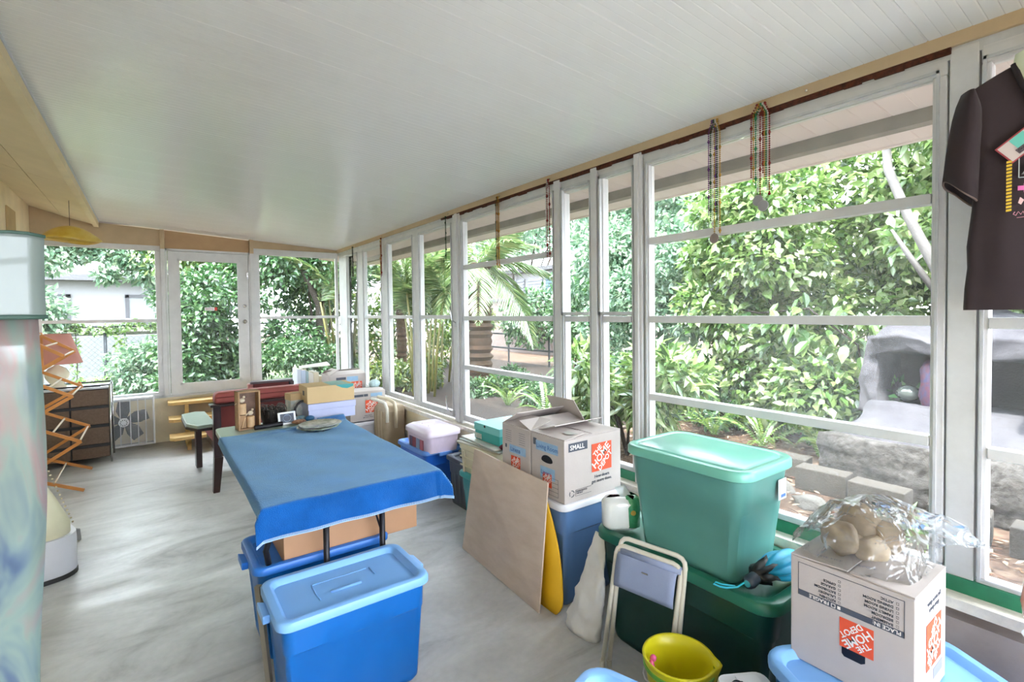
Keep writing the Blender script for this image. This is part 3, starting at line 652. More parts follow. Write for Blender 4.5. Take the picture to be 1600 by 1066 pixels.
# ---------------------------------------------------------------- armchairs
def armchair(label, loc, rz):
    t = thing('armchair', label, 'armchair', loc, rz)
    # origin under seat centre, back at -y (towards the camera), arms along y
    MB().bb(-.40, .40, -.34, .36, .25, .36).build('seat_frame', DWOOD, t, bevel=.01)
    MB().bb(-.34, .34, -.30, .38, .36, .47).build('seat', PINKF, t, bevel=.03, seg=3)
    MB().bb(-.40, .40, -.385, -.35, .30, .70).build('back_panel', DREDF, t, bevel=.006)
    MB().bb(-.435, -.375, -.42, -.34, .16, .70).build('back_post', DWOOD, t, bevel=.006); MB().bb(.375, .435, -.42, -.34, .16, .70).build('back_post', DWOOD, t, bevel=.006)
    MB().bb(-.46, .46, -.46, -.33, .70, .722).build('top_shelf', DWOOD, t, bevel=.006)
    MB().loft([[(x*.42, y*.075-.34, z) for x, y in ((-1, -1), (1, -1), (1, 1), (-1, 1))] for z in (.722, .79)]+[[(x*.40, y*.055-.34, .82) for x, y in ((-1, -1), (1, -1), (1, 1), (-1, 1))]]).build('back_cushion', REDF, t, bevel=.02)
    MB().tube([(-.41, -.415, .775), (.41, -.415, .775)], .004, 5).build('piping', DREDF, t)
    for sx in (-1, 1):
        x = sx*.50
        MB().loft([[(x+sx*a, b, z) for a, b in ((-.10, -.30), (.04, -.30), (.11, -.12), (.10, .42), (-.02, .50), (-.10, .44))][::sx] for z in (.50, .53)]).build('arm_board', TOPG, t, bevel=.004)
        MB().loft([[(x+sx*a, b, z) for a, b in ((-.10, -.305), (.045, -.305), (.115, -.12), (.105, .425), (-.02, .505), (-.10, .445))][::sx] for z in (.478, .4995)]).build('arm_edge', DWOOD, t)
        MB().loft([[(x-.02*sx-.025, y, z) for y in (.22, .34)]+[(x-.02*sx+.025, y, z) for y in (.34, .22)] for z in (0.02, .478)]).build('leg', DWOOD, t, bevel=.004)
        MB().loft([[(x-.05*sx+dx, y, 0) for dx, y in ((-.025, -.62), (.025, -.62), (.025, -.56), (-.025, -.56))], [(x-.10*sx+dx, y, .25) for dx, y in ((-.035, -.43), (.035, -.43), (.035, -.34), (-.035, -.34))]]).build('leg', DWOOD, t, bevel=.004)
        MB().bb(x-.13*sx-.015, x-.13*sx+.015, -.36, .30, .24, .30).build('side_rail', DWOOD, t, bevel=.003)
        MB().bb(x-.11*sx-.04, x-.11*sx+.04, -.28, .30, .36, .475).build('side_cushion', PINKF, t, bevel=.02)
    return t
armchair('dark armchair with dusty red back cushion, its back to the table', (.85, 5.50, 0), .04)
t = thing('armchair', 'second dark red chair behind the nearer one, broad flat back rail', 'armchair', (1.08, 6.30, 0), -.03)
MB().bb(-.16, .22, -.16, -.13, .2, .74).build('back_panel', DREDF, t, bevel=.004)
MB().loft([[(x, y, z) for x, y in ((-.20, -.20), (.24, -.20), (.26, -.07), (-.16, -.07))] for z in (.74, .765)]).build('back_rail', mat('grey_topped_wood', '#564A50', .35), t, bevel=.006)
for x in (-.19, .23): MB().bb(x-.025, x+.025, -.18, -.10, 0, .74).build('back_post', DWOOD if x > 0 else mat('pinkish_post', '#A86A62', .5), t, bevel=.005)
MB().bb(-.18, .22, -.10, .24, .28, .42).build('seat', REDF, t, bevel=.03)
for x in (-.17, .21): MB().bb(x-.02, x+.02, .20, .24, 0, .28).build('leg', DWOOD, t)

# ---------------------------------------------------------------- pine steps
t = thing('pine_steps', 'pale pine three-tread steps under the far door', 'steps', (.62, 6.9, 0))
for i, (y, z) in enumerate(((-.22, .17), (0, .335), (.2, .50))):
    v = [(-.47, y-.10), (-.43, y-.14), (.50, y-.14), (.50, y+.13), (-.47, y+.13)]
    MB().loft([[(a, b, z-.035) for a, b in v], [(a, b, z) for a, b in v]]).build('tread', PINE, t, bevel=.003)
for x in (-.29, .36):
    q = MB(); q.bb(x-.02, x+.02, -.28, -.24, 0, .135); q.bb(x-.02, x+.02, -.08, -.04, 0, .30); q.bb(x-.02, x+.02, .08, .12, 0, .465); q.bb(x-.0195, x+.0195, -.28, .30, .06, .10)
    q.build('stringer', PINE, t, bevel=.002)
MB().bb(-.29, .36, .14, .155, .1, .45).build('back_board', mat('grey_ply', '#A89C86', .8, var=.1), t)

# ---------------------------------------------------------------- box fan
t = thing('box_fan', 'white box fan standing on the floor under the far left window', 'fan', (-.26, 7.13, 0.011))
FW = mat('fan_white', '#EDEDEE', .4)
q = MB(); s = .275
for a, b in (((-s, 0, .03), (s, 0, .03)), ((s, 0, .03), (s, 0, .56)), ((s, 0, .56), (-s, 0, .56)), ((-s, 0, .56), (-s, 0, .03))): q.bb(min(a[0], b[0])-.01, max(a[0], b[0])+.01, -.05, .05, min(a[2], b[2])-.01, max(a[2], b[2])+.01)
q.build('housing', FW, t, bevel=.006)
q = MB()
for i in range(34): z = .045+i*.0153; q.tube([(-s, -.052, z), (s, -.052, z)], .0016, 4, cap=False)
q.build('grille_wire', FW, t, kind='stuff')
for x in (-.19, -.11, -.03, .06, .13, .2): MB().bb(x-.004, x+.004, -.058, -.05, .03, .56).build('grille_bar', FW, t)
MB().lathe([(.05, .05), (.05, .058), (.045, .066), (0, .066)], 24).build('hub_cap', FW, t, smooth='auto', loc=(0, 0, .30), rot=(PI/2, 0, 0))
q = MB()
for k in range(10): a = k*PI/5; q.box((.03*math.cos(a), 0, .03*math.sin(a)), (.008, .004, .008))
q.build('hub_vent', DARK, t, loc=(0, -.067, .30))
fb = mat('fan_blade', '#55585C', .5)
for k in range(5):
    a = k*2*PI/5+.4; c, s_ = math.cos(a), math.sin(a)
    P = [(.04, -.03), (.12, -.07), (.22, -.08), (.235, .03), (.13, .06), (.04, .03)]
    MB().add([(x*c-y*s_, .0+y*.25, x*s_+y*c) for x, y in P]+[(x*c-y*s_, .006+y*.25, x*s_+y*c) for x, y in P], [(0, 1, 2, 3, 4, 5), (11, 10, 9, 8, 7, 6)]+[(i, 6+i, 6+(i+1) % 6, (i+1) % 6) for i in range(6)]).build('blade', fb, t, loc=(0, 0, .30))
q = MB()
for i in range(34): z = .045+i*.0153; q.tube([(-.275, .052, z), (.275, .052, z)], .0014, 4, cap=False)
q.build('rear_grille', FW, t, kind='stuff')
MB().lathe([(.0, .02), (.06, .02), (.06, .06), (0, .06)], 16).build('motor', FW, t, loc=(0, 0, .30), rot=(-PI/2, 0, 0))

# ---------------------------------------------------------------- brown drawer cabinet with steel frame
t = thing('drawer_unit', 'brown woven drawer unit in a thin steel frame with pale top', 'cabinet', (-.665, 6.82, 0))
BR = mat('brown_weave', '#6E5A4C', .75, var=.15, vscale=60, bump=.5, bscale=220); BLK = mat('black_band', '#1B1A1D', .5)
W2 = .315; D2 = .20
for x in (-W2, W2):
    for y in (-D2, D2): MB().tube([(x, y, 0), (x, y, .80)], .009, 8).build('leg', CHROME, t, smooth=True)
for y in (-D2, D2):
    q = MB(); q.tube([(-W2, y, .80), (W2, y, .80)], .008, 8); q.build('top_bar', DARK, t)
for x in (-W2, W2): MB().tube([(x, -D2, .80), (x, D2, .80)], .008, 8).build('top_bar', DARK, t)
MB().bb(-W2+.01, W2-.01, -D2+.01, D2-.01, .765, .785).build('top', mat('pale_top', '#D4D6DA', .3), t, bevel=.003)
MB().bb(-W2+.008, W2-.008, -D2+.03, D2-.01, .06, .76).build('carcass', BLK, t)
for c in (-1, 1):
    for k, (z0, z1) in enumerate(((.06, .17), (.20, .37), (.40, .565), (.595, .755))):
        dr = MB().bb(c*.154-.146, c*.154+.146, -D2+.005, -D2+.03, z0, z1).build('drawer', BR, t, bevel=.004)
for z in (.185, .385, .58): MB().bb(-W2+.01, W2-.01, -D2-.006, -D2+.004, z-.015, z+.012).build('front_band', BLK, t)
MB().bb(.02, .24, -D2+.04, -D2+.06, .785, .789).build('pencil_groove', DARK, t)
# lamp
t = thing('table_lamp', 'table lamp with dusty pink shade on the brown drawer unit', 'lamp', (-.77, 6.80, .785))
MB().lathe([(.07, 0), (.075, .02), (.05, .04), (.09, .10), (.10, .15), (.07, .20), (.02, .23), (.015, .30)], 24).build('base', mat('cream_ceramic', '#E4DBC2', .25), t, smooth=True)
MB().tube([(0, 0, .30), (0, 0, .38)], .008, 8).build('stem', mat('brass', '#B8904A', .3, metal=1), t)
MB().lathe([(.205, .25), (.115, .55)], 32).build('shade', mat('pink_shade', '#C98F84', .85, var=.03), t, smooth=True)
t = thing('wax_candle', 'small amber candle knob beside the pink-shaded lamp', 'candle', (-.60, 6.78, .785)); MB().lathe([(.018, 0), (.02, .03), (.012, .05), (0, .055)], 12).build('wax', mat('amber_wax', '#C8843A', .4), t, smooth=True); MB().tube([(0, 0, .05), (0, 0, .065)], .0015, 4).build('wick', DARK, t)
# wooden scissor drying rack
t = thing('drying_rack', 'wooden zigzag scissor drying rack with pale dowels', 'drying rack', (0, 0, 0))
XR = [(-.50, 0.015), (-.86, .19), (-.51, .435), (-.85, .63), (-.555, .83), (-.83, 1.0), (-.60, 1.175), (-.83, 1.345)]
YA, YB = 5.62, 6.38
for y in (YA, YB):
    for i in range(7):
        a = XR[i]; b = XR[i+1]; MB().beam((a[0]+(.012 if i % 2 == 0 else -.012), y+(.008 if i % 2 else -.008), a[1]), (b[0]-(.012 if i % 2 == 0 else -.012), y+(.008 if i % 2 else -.008), b[1]), .014, .026).build('slat', RACKW, t, bevel=.002)
    MB().beam((-.83, y+.02, 1.0), (-.83, y+.02, 1.36), .014, .028, up=(1, 0, 0)).build('upright', RACKW, t, bevel=.002)
    MB().beam((-.62, y+.02, 1.19), (-.83, y+.02, 1.33), .012, .022).build('slat', RACKW, t)
for i, (x, z) in enumerate(XR[1:]): MB().tube([(x, YA-.01, z), (x, YB+.01, z)], .0075, 8).build('dowel', DOWEL, t, smooth=True)
for i in (0, 2, 4, 6): 
    a, b = XR[i], XR[i+1]; x, z = (a[0]+b[0])/2, (a[1]+b[1])/2; MB().tube([(x, YA-.01, z), (x, YB+.01, z)], .0075, 8).build('dowel', DOWEL, t, smooth=True)

# ---------------------------------------------------------------- hanging yellow shell dish
t = thing('hanging_shade', 'yellow mottled fluted dish hanging from the cream eave', 'hanging ornament', (-.56, 6.0, 2.19))
HY = mat('mottled_yellow', '#C9A02C', .4, col2='#D9BE5A', vscale=9, coat=.3)
vs_, fs_ = [], []
nr, na = 10, 48
for i in range(nr+1):
    r = .225*i/nr
    for j in range(na):
        a = 2*PI*j/na; vs_.append((r*math.cos(a)*1.0, r*math.sin(a)*.8, .13*(1-(i/nr)**2)+.010*(i/nr)**3*math.sin(3*a+1.2)))
for i in range(nr):
    for j in range(na): a = i*na+j; b = i*na+(j+1) % na; fs_.append((a, b, b+na, a+na))
o = MB().add(vs_, fs_).build('dish', HY, t, smooth=True); sm = o.modifiers.new('s', 'SOLIDIFY'); sm.thickness = .006
MB().tube([(0, 0, .13), (0, 0, .43)], .002, 5).build('cord', DARK, t); MB().tube([(0, 0, .43), (.012, 0, .445), (0, 0, .455), (-.01, 0, .445)], .003, 5).build('hook', DARK, t)

# ---------------------------------------------------------------- wrapped painting at the left edge
t = thing('wrapped_painting', 'tall plastic-wrapped curved painting with pale header at the left edge', 'painting', (-.205, 1.6, 0), math.radians(18))
def paint_mat():
    m = bpy.data.materials.new('blurred_painting'); m.use_nodes = True; nt = m.node_tree; N = nt.nodes; L = nt.links; b = N['Principled BSDF']
    tc = N.new('ShaderNodeTexCoord'); mp = N.new('ShaderNodeMapping'); mp.inputs['Scale'].default_value = (5.5, 1, 1.5); mp.inputs['Rotation'].default_value = (0, .25, 0); L.new(tc.outputs['Object'], mp.inputs[0])
    n = N.new('ShaderNodeTexNoise'); n.inputs['Scale'].default_value = 1.7; n.inputs['Detail'].default_value = 3; n.inputs['Distortion'].default_value = 1.2; L.new(mp.outputs[0], n.inputs['Vector'])
    r = N.new('ShaderNodeValToRGB'); L.new(n.outputs[0], r.inputs[0]); e = r.color_ramp.elements
    e[0].position = .28; e[0].color = lin('#1F2C4C'); e[1].position = .78; e[1].color = lin('#727E74')
    for p, c in ((.38, '#4C5C70'), (.45, '#66777A'), (.52, '#77877F'), (.6, '#8C7876'), (.68, '#828F8A')): k = e.new(p); k.color = lin(c)
    L.new(r.outputs[0], b.inputs['Base Color']); b.inputs['Roughness'].default_value = .22; b.inputs['Coat Weight'].default_value = .6; b.inputs['Coat Roughness'].default_value = .08
    n2 = N.new('ShaderNodeTexNoise'); n2.inputs['Scale'].default_value = 6; L.new(tc.outputs['Object'], n2.inputs['Vector'])
    bp = N.new('ShaderNodeBump'); bp.inputs['Strength'].default_value = .25; bp.inputs['Distance'].default_value = .02; L.new(n2.outputs[0], bp.inputs['Height']); L.new(bp.outputs[0], b.inputs['Normal']); L.new(bp.outputs[0], b.inputs['Coat Normal'])
    return m
PT = paint_mat(); PW = mat('pale_wrap', '#7F8986', .3, var=.05, vscale=4, bump=.15, bscale=6, coat=.4); GE = mat('dark_green_edge', '#3F5A50', .5)
# local: x runs to the left (-), panel bowed towards the camera; right edge at x=0
def bow(x): return -.05*math.sin(min(1, -x/.75)*PI)
def rx(z): return -.045*max(0, (1.5-z)/1.5)**1.5+.006*math.sin(z*7)
def sheet(name, zf0, zf1, m, off=0, nx=24, nz=20, th=.012, xr=0):
    vs, fs = [], []
    for j in range(nz+1):
        for i in range(nx+1):
            x = -.75*i/nx; z0 = zf0(x); z1 = zf1(x); z = z0+(z1-z0)*j/nz; vs.append((x+(rx(z)+xr)*(1+x/.75), bow(x)+off, z))
    for j in range(nz):
        for i in range(nx): a = j*(nx+1)+i; fs.append((a, a+nx+1, a+nx+2, a+1))
    o = MB().add(vs, fs).build(name, m, t, smooth=True); s_ = o.modifiers.new('s', 'SOLIDIFY'); s_.thickness = th; s_.offset = -1; return o
top = lambda x: 1.665+.03*math.cos((x+.05)*14)*math.exp(x*4)+.05*(-x)
sheet('painting', lambda x: .03, lambda x: 1.50, PT)
sheet('header', lambda x: 1.50, top, PW, off=-.012, xr=.012)
sheet('header_edge', lambda x: 1.497, lambda x: 1.507, GE, off=-.018, nz=2, xr=.014)
sheet('header_edge', lambda x: top(x)-.002, lambda x: top(x)+.005, GE, off=-.014, nz=2, xr=.014)
sheet('lower_wrap', lambda x: .005, lambda x: .62+x*1.7 if x > -.33 else .06, PW, off=-.006)
MB().bb(-.01, .012, .0, .02, 0.0, 1.5).build('backing', mat('pale_backing', '#B9C6C0', .6), t) if False else None
# cream hood on rounded grey-white base
t = thing('canister', 'cream tapered hood on a rounded white base, behind the painting', 'canister', (-.60, 3.95, 0), .3)
CB = mat('cream_plastic', '#D9D3B4', .35, var=.05)
MB().loft([[(x, y, z) for x, y in rrect(.40*s, .40*s, .12*s, 6)] for z, s in ((0, .92), (.03, 1), (.20, 1), (.24, .99))], cap1=True).build('base', WPLAS, t, smooth='auto')
MB().loft([[(x-.02-dx, y, z) for x, y in rrect(.39*s, .36*s, .11*s, 6)] for z, s, dx in ((.24, 1, 0), (.30, 1.0, .0), (.45, .80, .02), (.62, .5, .04), (.70, .3, .05))]).build('hood', CB, t, smooth='auto')
for k in range(16): MB().sphere((.175-.0068*k, -.13+.004*k, .30+.024*k), .006, 6, 4).build('rivet', mat('tan_rivet', '#B5A98A', .5), t)
MB().loft([[(x, y, z) for x, y in rrect(.404, .404, .12, 6)] for z in (.0, .025)]).build('base_rim', mat('black_rim', '#2C2C2C', .5), t, smooth='auto')
tag(MB().add([(0, 0, 0), (.06, 0, 0), (.055, .0, .07), (0, 0, .09), (0, .02, 0), (.06, .02, 0), (.055, .02, .07), (0, .02, .09)], [(3, 2, 1, 0), (4, 5, 6, 7), (0, 1, 5, 4), (1, 2, 6, 5), (2, 3, 7, 6), (3, 0, 4, 7)]).build('grey_wedge', mat('grey_vent', '#8B8B8B', .6), loc=(-.47, 4.42, 0)), 'small grey wedge on the floor behind the cream hood', 'wedge')

# ---------------------------------------------------------------- blue bin with pink box, teal group by the wall
tote('storage_bin', 'royal blue bin by the sill holding the milky pink box', (1.945, 3.93, 0), PI/2, .56, .37, .375, RBLUE, mat('periwinkle_lid', '#5D8FDC', .4), taper=.88)
t = thing('craft_box', 'milky pink translucent lidded box on the royal blue bin', 'plastic box', (1.935, 3.84, .356))
MB().loft([[(x, y, z) for x, y in rrect(.30*s, .42*s, .04, 4)] for z, s in ((0, .94), (.14, 1))]).build('body', PINKP, t, smooth='auto')
MB().loft([[(x, y, z) for x, y in rrect(a, b, .045, 4)] for z, a, b in ((.135, .325, .445), (.165, .325, .445), (.175, .315, .435), (.185, .29, .41), (.195, .25, .37))]).build('lid', mat('milky_lid', '#E2D3E4', .25), t, smooth='auto')
for i, (c, y) in enumerate((('#A45A6C', -.10), ('#7E8FB0', -.03), ('#8B4A58', .04), ('#5A4A66', .10))): MB().bb(-.155, -.148, y-.028, y+.028, .015, .10).build('contents', mat('contents_%s' % ['rose', 'slate', 'wine', 'plum'][i], c, .7), t)
for y in (-.05, .07): MB().bb(-.06, .06, y-.0, y+.012, .195, .199).build('lid_rib', PINKP, t)
tote('storage_bin', 'teal bin behind the leaning board', (1.92, 2.80, 0), PI/2, .50, .40, .40, TEAL, mat('teal_lid', '#2AA0A0', .35), handles='end')
# cream cooler
t = thing('foam_cooler', 'cream foam cooler box on the teal bin', 'cooler', (1.93, 2.83, .381))
FOAM = mat('cream_foam', '#E2DAC0', .85, var=.04, bump=.1)
MB().loft([[(x, y, z) for x, y in rrect(.37*s, .44*s, .03, 3)] for z, s in ((0, .95), (.17, 1))]).build('body', FOAM, t, smooth='auto')
MB().loft([[(x, y, z) for x, y in rrect(.385, .455, .035, 3)] for z in (.17, .215)]).build('lid', FOAM, t, smooth='auto', bevel=.006)
for y in (-.15, 0, .15): MB().bb(-.195, -.183, y-.012, y+.012, .01, .165).build('rib', FOAM, t, bevel=.003)
for z in (.06, .12): MB().bb(-.194, -.185, -.2, .2, z-.004, z+.004).build('rib', FOAM, t)
# frames/papers on the cooler
for i, (dx, dy, a, c, lb) in enumerate(((0, 0, .12, '#D9D5CC', 'white flat frame lying on the cream cooler, lowest'), (.01, -.01, .02, '#BFC8C4', 'grey green flat frame on the white one over the cooler'), (.02, .0, -.06, '#E6E4E0', 'top white sheet under the aqua shoebox'))):
    q = MB().bb(-.18, .16, -.235, .235, 0, .008).build('flat_frame', mat('frame_%s' % ['white', 'grey_green', 'sheet'][i], c, .4), loc=(1.925+dx, 2.84+dy, .597+.0095*i), rot=(0, 0, a), bevel=.002); tag(q, lb, 'frame', 'flat frames on the cooler')
t, l = shoebox('shoebox', 'aqua shoebox on the flat frames by the window', (1.97, 2.80, .627), 0, (.31, .30, .115), mat('aqua_card', '#45B8B4', .5), .05, mat('aqua_lid', '#7ED3D4', .4))
MB().bb(-.1605, -.1595, .06, .15, .01, .045).build('size_label', mat('size_label', '#C9D6CC', .6, var=.3, vscale=80), t); MB().sphere((-.161, .02, .103), (.001, .012, .009), 10, 6).build('finger_hole', DARK, t)
tag(MB().sphere((0, 0, 0), (.07, .05, .02), 10, 6).build('wine_cloth', mat('wine_cloth', '#5A2330', .9, var=.4, vscale=30), smooth=True, loc=(1.85, 2.60, .635)), 'small wine red cloth tucked by the aqua shoebox', 'cloth')
tag(MB().sphere((0, 0, 0), (.10, .07, .03), 10, 6).build('dark_cloth', mat('dark_mixed_cloth', '#3B4D5C', .9, col2='#8FA8A0', vscale=20), smooth=True, loc=(2.04, 3.38, .41)), 'dark green cloth bundle between the pink box and the aqua shoebox', 'cloth')
tote('storage_bin', 'small dark bin between the royal blue bin and teal bin', (2.0, 3.35, 0), PI/2, .30, .26, .38, mat('charcoal_bin', '#3C4450', .4), mat('charcoal_bin', '#3C4450', .4), handles=None, r=.03)

# navy bin with white lid and the two moving boxes
tote('storage_bin', 'navy bin with white lid under the two moving boxes', (1.84, 2.10, 0), PI/2, .58, .46, .545, DBLUE, WPLAS, taper=.84, handles=None, band=.13, mark=False, r=.045)
for nm, lb, y in (('a', 'moving box marked SMALL with orange logo, the nearer of the pair on the white lid', 1.955), ('b', 'open moving box behind the SMALL one, on the white lid', 2.225)):
    t = moving_box(lb, (1.835, y, .546), 0, (.405, .262, .315)); x = -.2032
    near = nm == 'a'
    B = mat('cardboard_shade_side', '#B49A84', .8, var=.05)
    # end face towards -x
    if near:
        MB().bb(x-.0004, x, .085, .112, .255, .290).build('ink_band', INK, t)
        MB().bb(x-.0006, x-.0002, -.085, .09, .232, .282).build('blue_tape', PBLUE, t); text('lettering', 'Living Room', .034, (x-.0008, .085, .245), (0, -1, 0), (0, 0, 1), BINK, t)
        q = MB(); q.add([(x-.0012, .045*math.cos(a)+0.0, .19+.028*math.sin(a)*(1 if math.sin(a) > 0 else .45)) for a in [k*PI/10 for k in range(20)]], [tuple(range(20))]); q.build('hand_hole', DARK, t)
        MB().bb(x-.0006, x, -.06, .055, .095, .155).build('blue_tape', PBLUE, t); text('lettering', 'Linens', .03, (x-.0008, .05, .115), (0, -1, 0), (0, 0, 1), BINK, t)
        logo(t, (x, .035, .055), (0, -1, 0), (0, 0, 1), .07)
        q = MB()
        for k in range(5): q.bb(x-.0008, x, -.085, -.01, .02+k*.022, .0215+k*.022)
        q.bb(x-.0008, x, -.085, -.0835, .02, .108); q.bb(x-.0008, x, -.0115, -.01, .02, .108); q.build('printed_table', INK, t)
        y0 = -.1318
        MB().bb(-.175, -.045, y0-.0004, y0, .255, .298).build('ink_band', INK, t); text('lettering', 'SMALL', .034, (-.165, y0-.0008, .264), (1, 0, 0), (0, 0, 1), WINK, t)
        logo(t, (-.015, y0, .125), (1, 0, 0), (0, 0, 1), .145)
        text('lettering', 'How doers\nget more done.', .024, (.058, y0-.0005, .092), (1, 0, 0), (0, 0, 1), INK, t, align='CENTER')
        q = MB()
        for k in range(3):
            a = k*2*PI/3+.3; c = Vector((-.155, y0-.0006, .045)); p = [c+Vector((.016*math.cos(a+d), 0, .016*math.sin(a+d))) for d in (0, .7, 1.4)]; q.tube(p, .0022, 4)
        q.build('recycling_mark', INK, t)
        q = MB(); q.bb(-.13, -.02, y0-.0006, y0, .058, .0595); q.bb(-.13, -.02, y0-.0006, y0, .028, .0295); q.bb(-.13, -.1285, y0-.0006, y0, .028, .058); q.build('ink_frame', INK, t)
        text('lettering', 'PLEASE RECYCLE\nTHIS BOX', .010, (-.125, y0-.0005, .047), (1, 0, 0), (0, 0, 1), INK, t)
        # closed lid with a lifted far flap
        flap(t, (-.20, .131, .316), (-.20, -.131, .316), (1, 0, .10), .15, CARDW); flap(t, (.20, -.131, .316), (.20, .131, .316), (-1, 0, .02), .2, CARDW)
        flap(t, (.20, .131, .318), (-.16, .131, .318), (-.1, -1, .30), .16, CARDW); flap(t, (-.20, -.131, .317), (.20, -.131, .317), (0, 1, .0), .13, CARDW)
        MB().lathe([(0, .0004), (.04, .0004)], 20).build('printed_spot', mat('grey_print', '#A5A49C', .7), t, loc=(-.10, -.07, .331))
    else:
        q = MB()
        for k in range(6): q.bb(x-.0006, x, .04, .095, .225+k*.012, .2265+k*.012); q.bb(x-.0006, x, -.085, -.03, .225+k*.012, .2265+k*.012)
        q.build('printed_list', INK, t)
        MB().bb(x-.0006, x, -.09, .06, .165, .21).build('blue_tape', PBLUE, t); MB().bb(x-.0006, x, .085, .10, .185, .205).build('ink_band', INK, t)
        text('lettering', 'Linens', .036, (x-.0008, .05, .175), (0, -1, 0), (0, 0, 1), BINK, t)
        logo(t, (x, .045, .065), (0, -1, 0), (0, 0, 1), .085)
        q = MB(); q.tube([(x-.001, .05, .05), (x-.001, .01, .035), (x-.001, -.02, .05)], .003, 5); q.build('handle_print', DARK, t)
        flap(t, (-.20, .131, .315), (-.20, -.131, .315), (1, 0, .22), .16, CARDW); flap(t, (.20, -.131, .315), (.20, .131, .315), (-.6, 0, 1), .15, CARDW)
        flap(t, (.20, .131, .315), (-.20, .131, .315), (0, -1, .55), .15, CARDW); flap(t, (-.20, -.131, .315), (.20, -.131, .315), (0, 1, .30), .12, CARDW)
# plywood board leaning, yellow foam behind
def leaning(name, P, th, m, label, cat, bevel=.001):
    P = [Vector(p) for p in P]; n = (P[1]-P[0]).cross(P[2]-P[1]).normalized()*th; k = len(P)
    return tag(MB().add(P+[p+n for p in P], [tuple(reversed(range(k))), tuple(range(k, 2*k))]+[(i, (i+1) % k, k+(i+1) % k, k+i) for i in range(k)]).build(name, m, bevel=bevel), label, cat)
leaning('plywood_board', [(1.535, 1.905, 0.001), (1.585, 2.74, 0.001), (1.600, 2.60, .665), (1.592, 1.895, .645)], -.008, PLY, 'tan plywood board leaning on the stacked bins', 'board')
q = MB(); vs = []; fs = []
for j in range(21):
    z = .002+.55*j/20; wd = .0 ; yf = 1.80+.05*min(1, z/.12)**.5*(-1)+.0
    y0_ = 1.80+.13*(z/.55)**1.6+(.05*(1-z/.08)**2 if z < .08 else 0)
    xo = 1.59+.025*math.sin(z*5)
    for y in (y0_, 2.10): vs.append((xo+.05*(y-1.9) if j else xo, y, z))
for j in range(20): a = 2*j; fs.append((a, a+1, a+3, a+2))
o = q.add(vs, fs).build('foam_sheet', YELL, smooth=True); s_ = o.modifiers.new('s', 'SOLIDIFY'); s_.thickness = .012; s_.offset = 0
tag(o, 'yellow foam sheet standing between the board and the navy bin', 'foam sheet')
# white plastic bag and tissue pack
bm = bmesh.new(); K = 36; NJ = 26; rings = []
from mathutils import noise
for j in range(NJ+1):
    f = j/NJ; z = .46*f; y_hi = 1.785-.125*f; y_lo = 1.575-.02*f+.05*f*f; xc = 1.612+.075*f; hx = .035*(1-f)+.012; cy_ = (y_hi+y_lo)/2; hy = (y_hi-y_lo)/2; ring = []
    for k in range(K):
        a = 2*PI*k/K; p = Vector((xc+hx*math.sin(a), cy_+hy*math.copysign(abs(math.cos(a))**.75, math.cos(a)), z))
        q = Vector((p.x*9, p.y*14, p.z*11)); nz = noise.noise(q)*.6+noise.noise(q*2.3)*.4
        p.x -= abs(nz)*.045*(1 if j else .3); p.y += nz*.012; p.z += (noise.noise(q*1.3)*.01 if j else 0)
        ring.append(bm.verts.new(p))
    rings.append(ring)
for j in range(NJ):
    for k in range(K): bm.faces.new((rings[j][k], rings[j][(k+1) % K], rings[j+1][(k+1) % K], rings[j+1][k]))
bm.faces.new(rings[-1]); bm.faces.new(list(reversed(rings[0])))
me = bpy.data.meshes.new('plastic_bag'); bm.normal_update(); bm.to_mesh(me); bm.free(); me.materials.append(BAGW); me.shade_smooth()
o = bpy.data.objects.new('plastic_bag', me); COL.objects.link(o)
tag(o, 'white crumpled plastic bag on the floor between navy and green bins', 'bag')

# ---------------------------------------------------------------- green bins
tote('storage_bin', 'large dark green bin on the floor under the seafoam bin', (1.885, 1.235, 0), PI/2, .84, .475, .50, DGREEN, DGREENL, taper=.86, handles=None, ribs=2, r=.075, band=.12, rim=.045, lid_h=.045, mark=False)
t = tote('storage_bin', 'seafoam green bin with lid stacked on the dark green one', (1.865, 1.205, .478), PI/2, .565, .405, .442, SGREEN, SGREENL, taper=.82, handles=None, ribs=1, r=.075, band=.14, panel=True, lid_h=.04, mark=False)
MB().bb(-.29*.93, -.2660, -.12, -.06, .27, .36).build('paper_label', mat('paper_label', '#C8D4D2', .5), t) if False else None
MB().bb(-.02, .02, -.003, .003, .442, .4424).build('moulded_mark', mat('seafoam_mark', '#6BB49A', .4), t)
lb_ = MB().bb(-.2665, -.2655, -.13, -.07, .285, .365).build('paper_label', mat('paper_label', '#D2DAE0', .5), t, rot=(0, 0, 0)); lb_.location = (.0, 0, 0)
lb2 = MB().bb(-.2672, -.2664, -.125, -.09, .293, .305).build('blue_print', BINK, t)
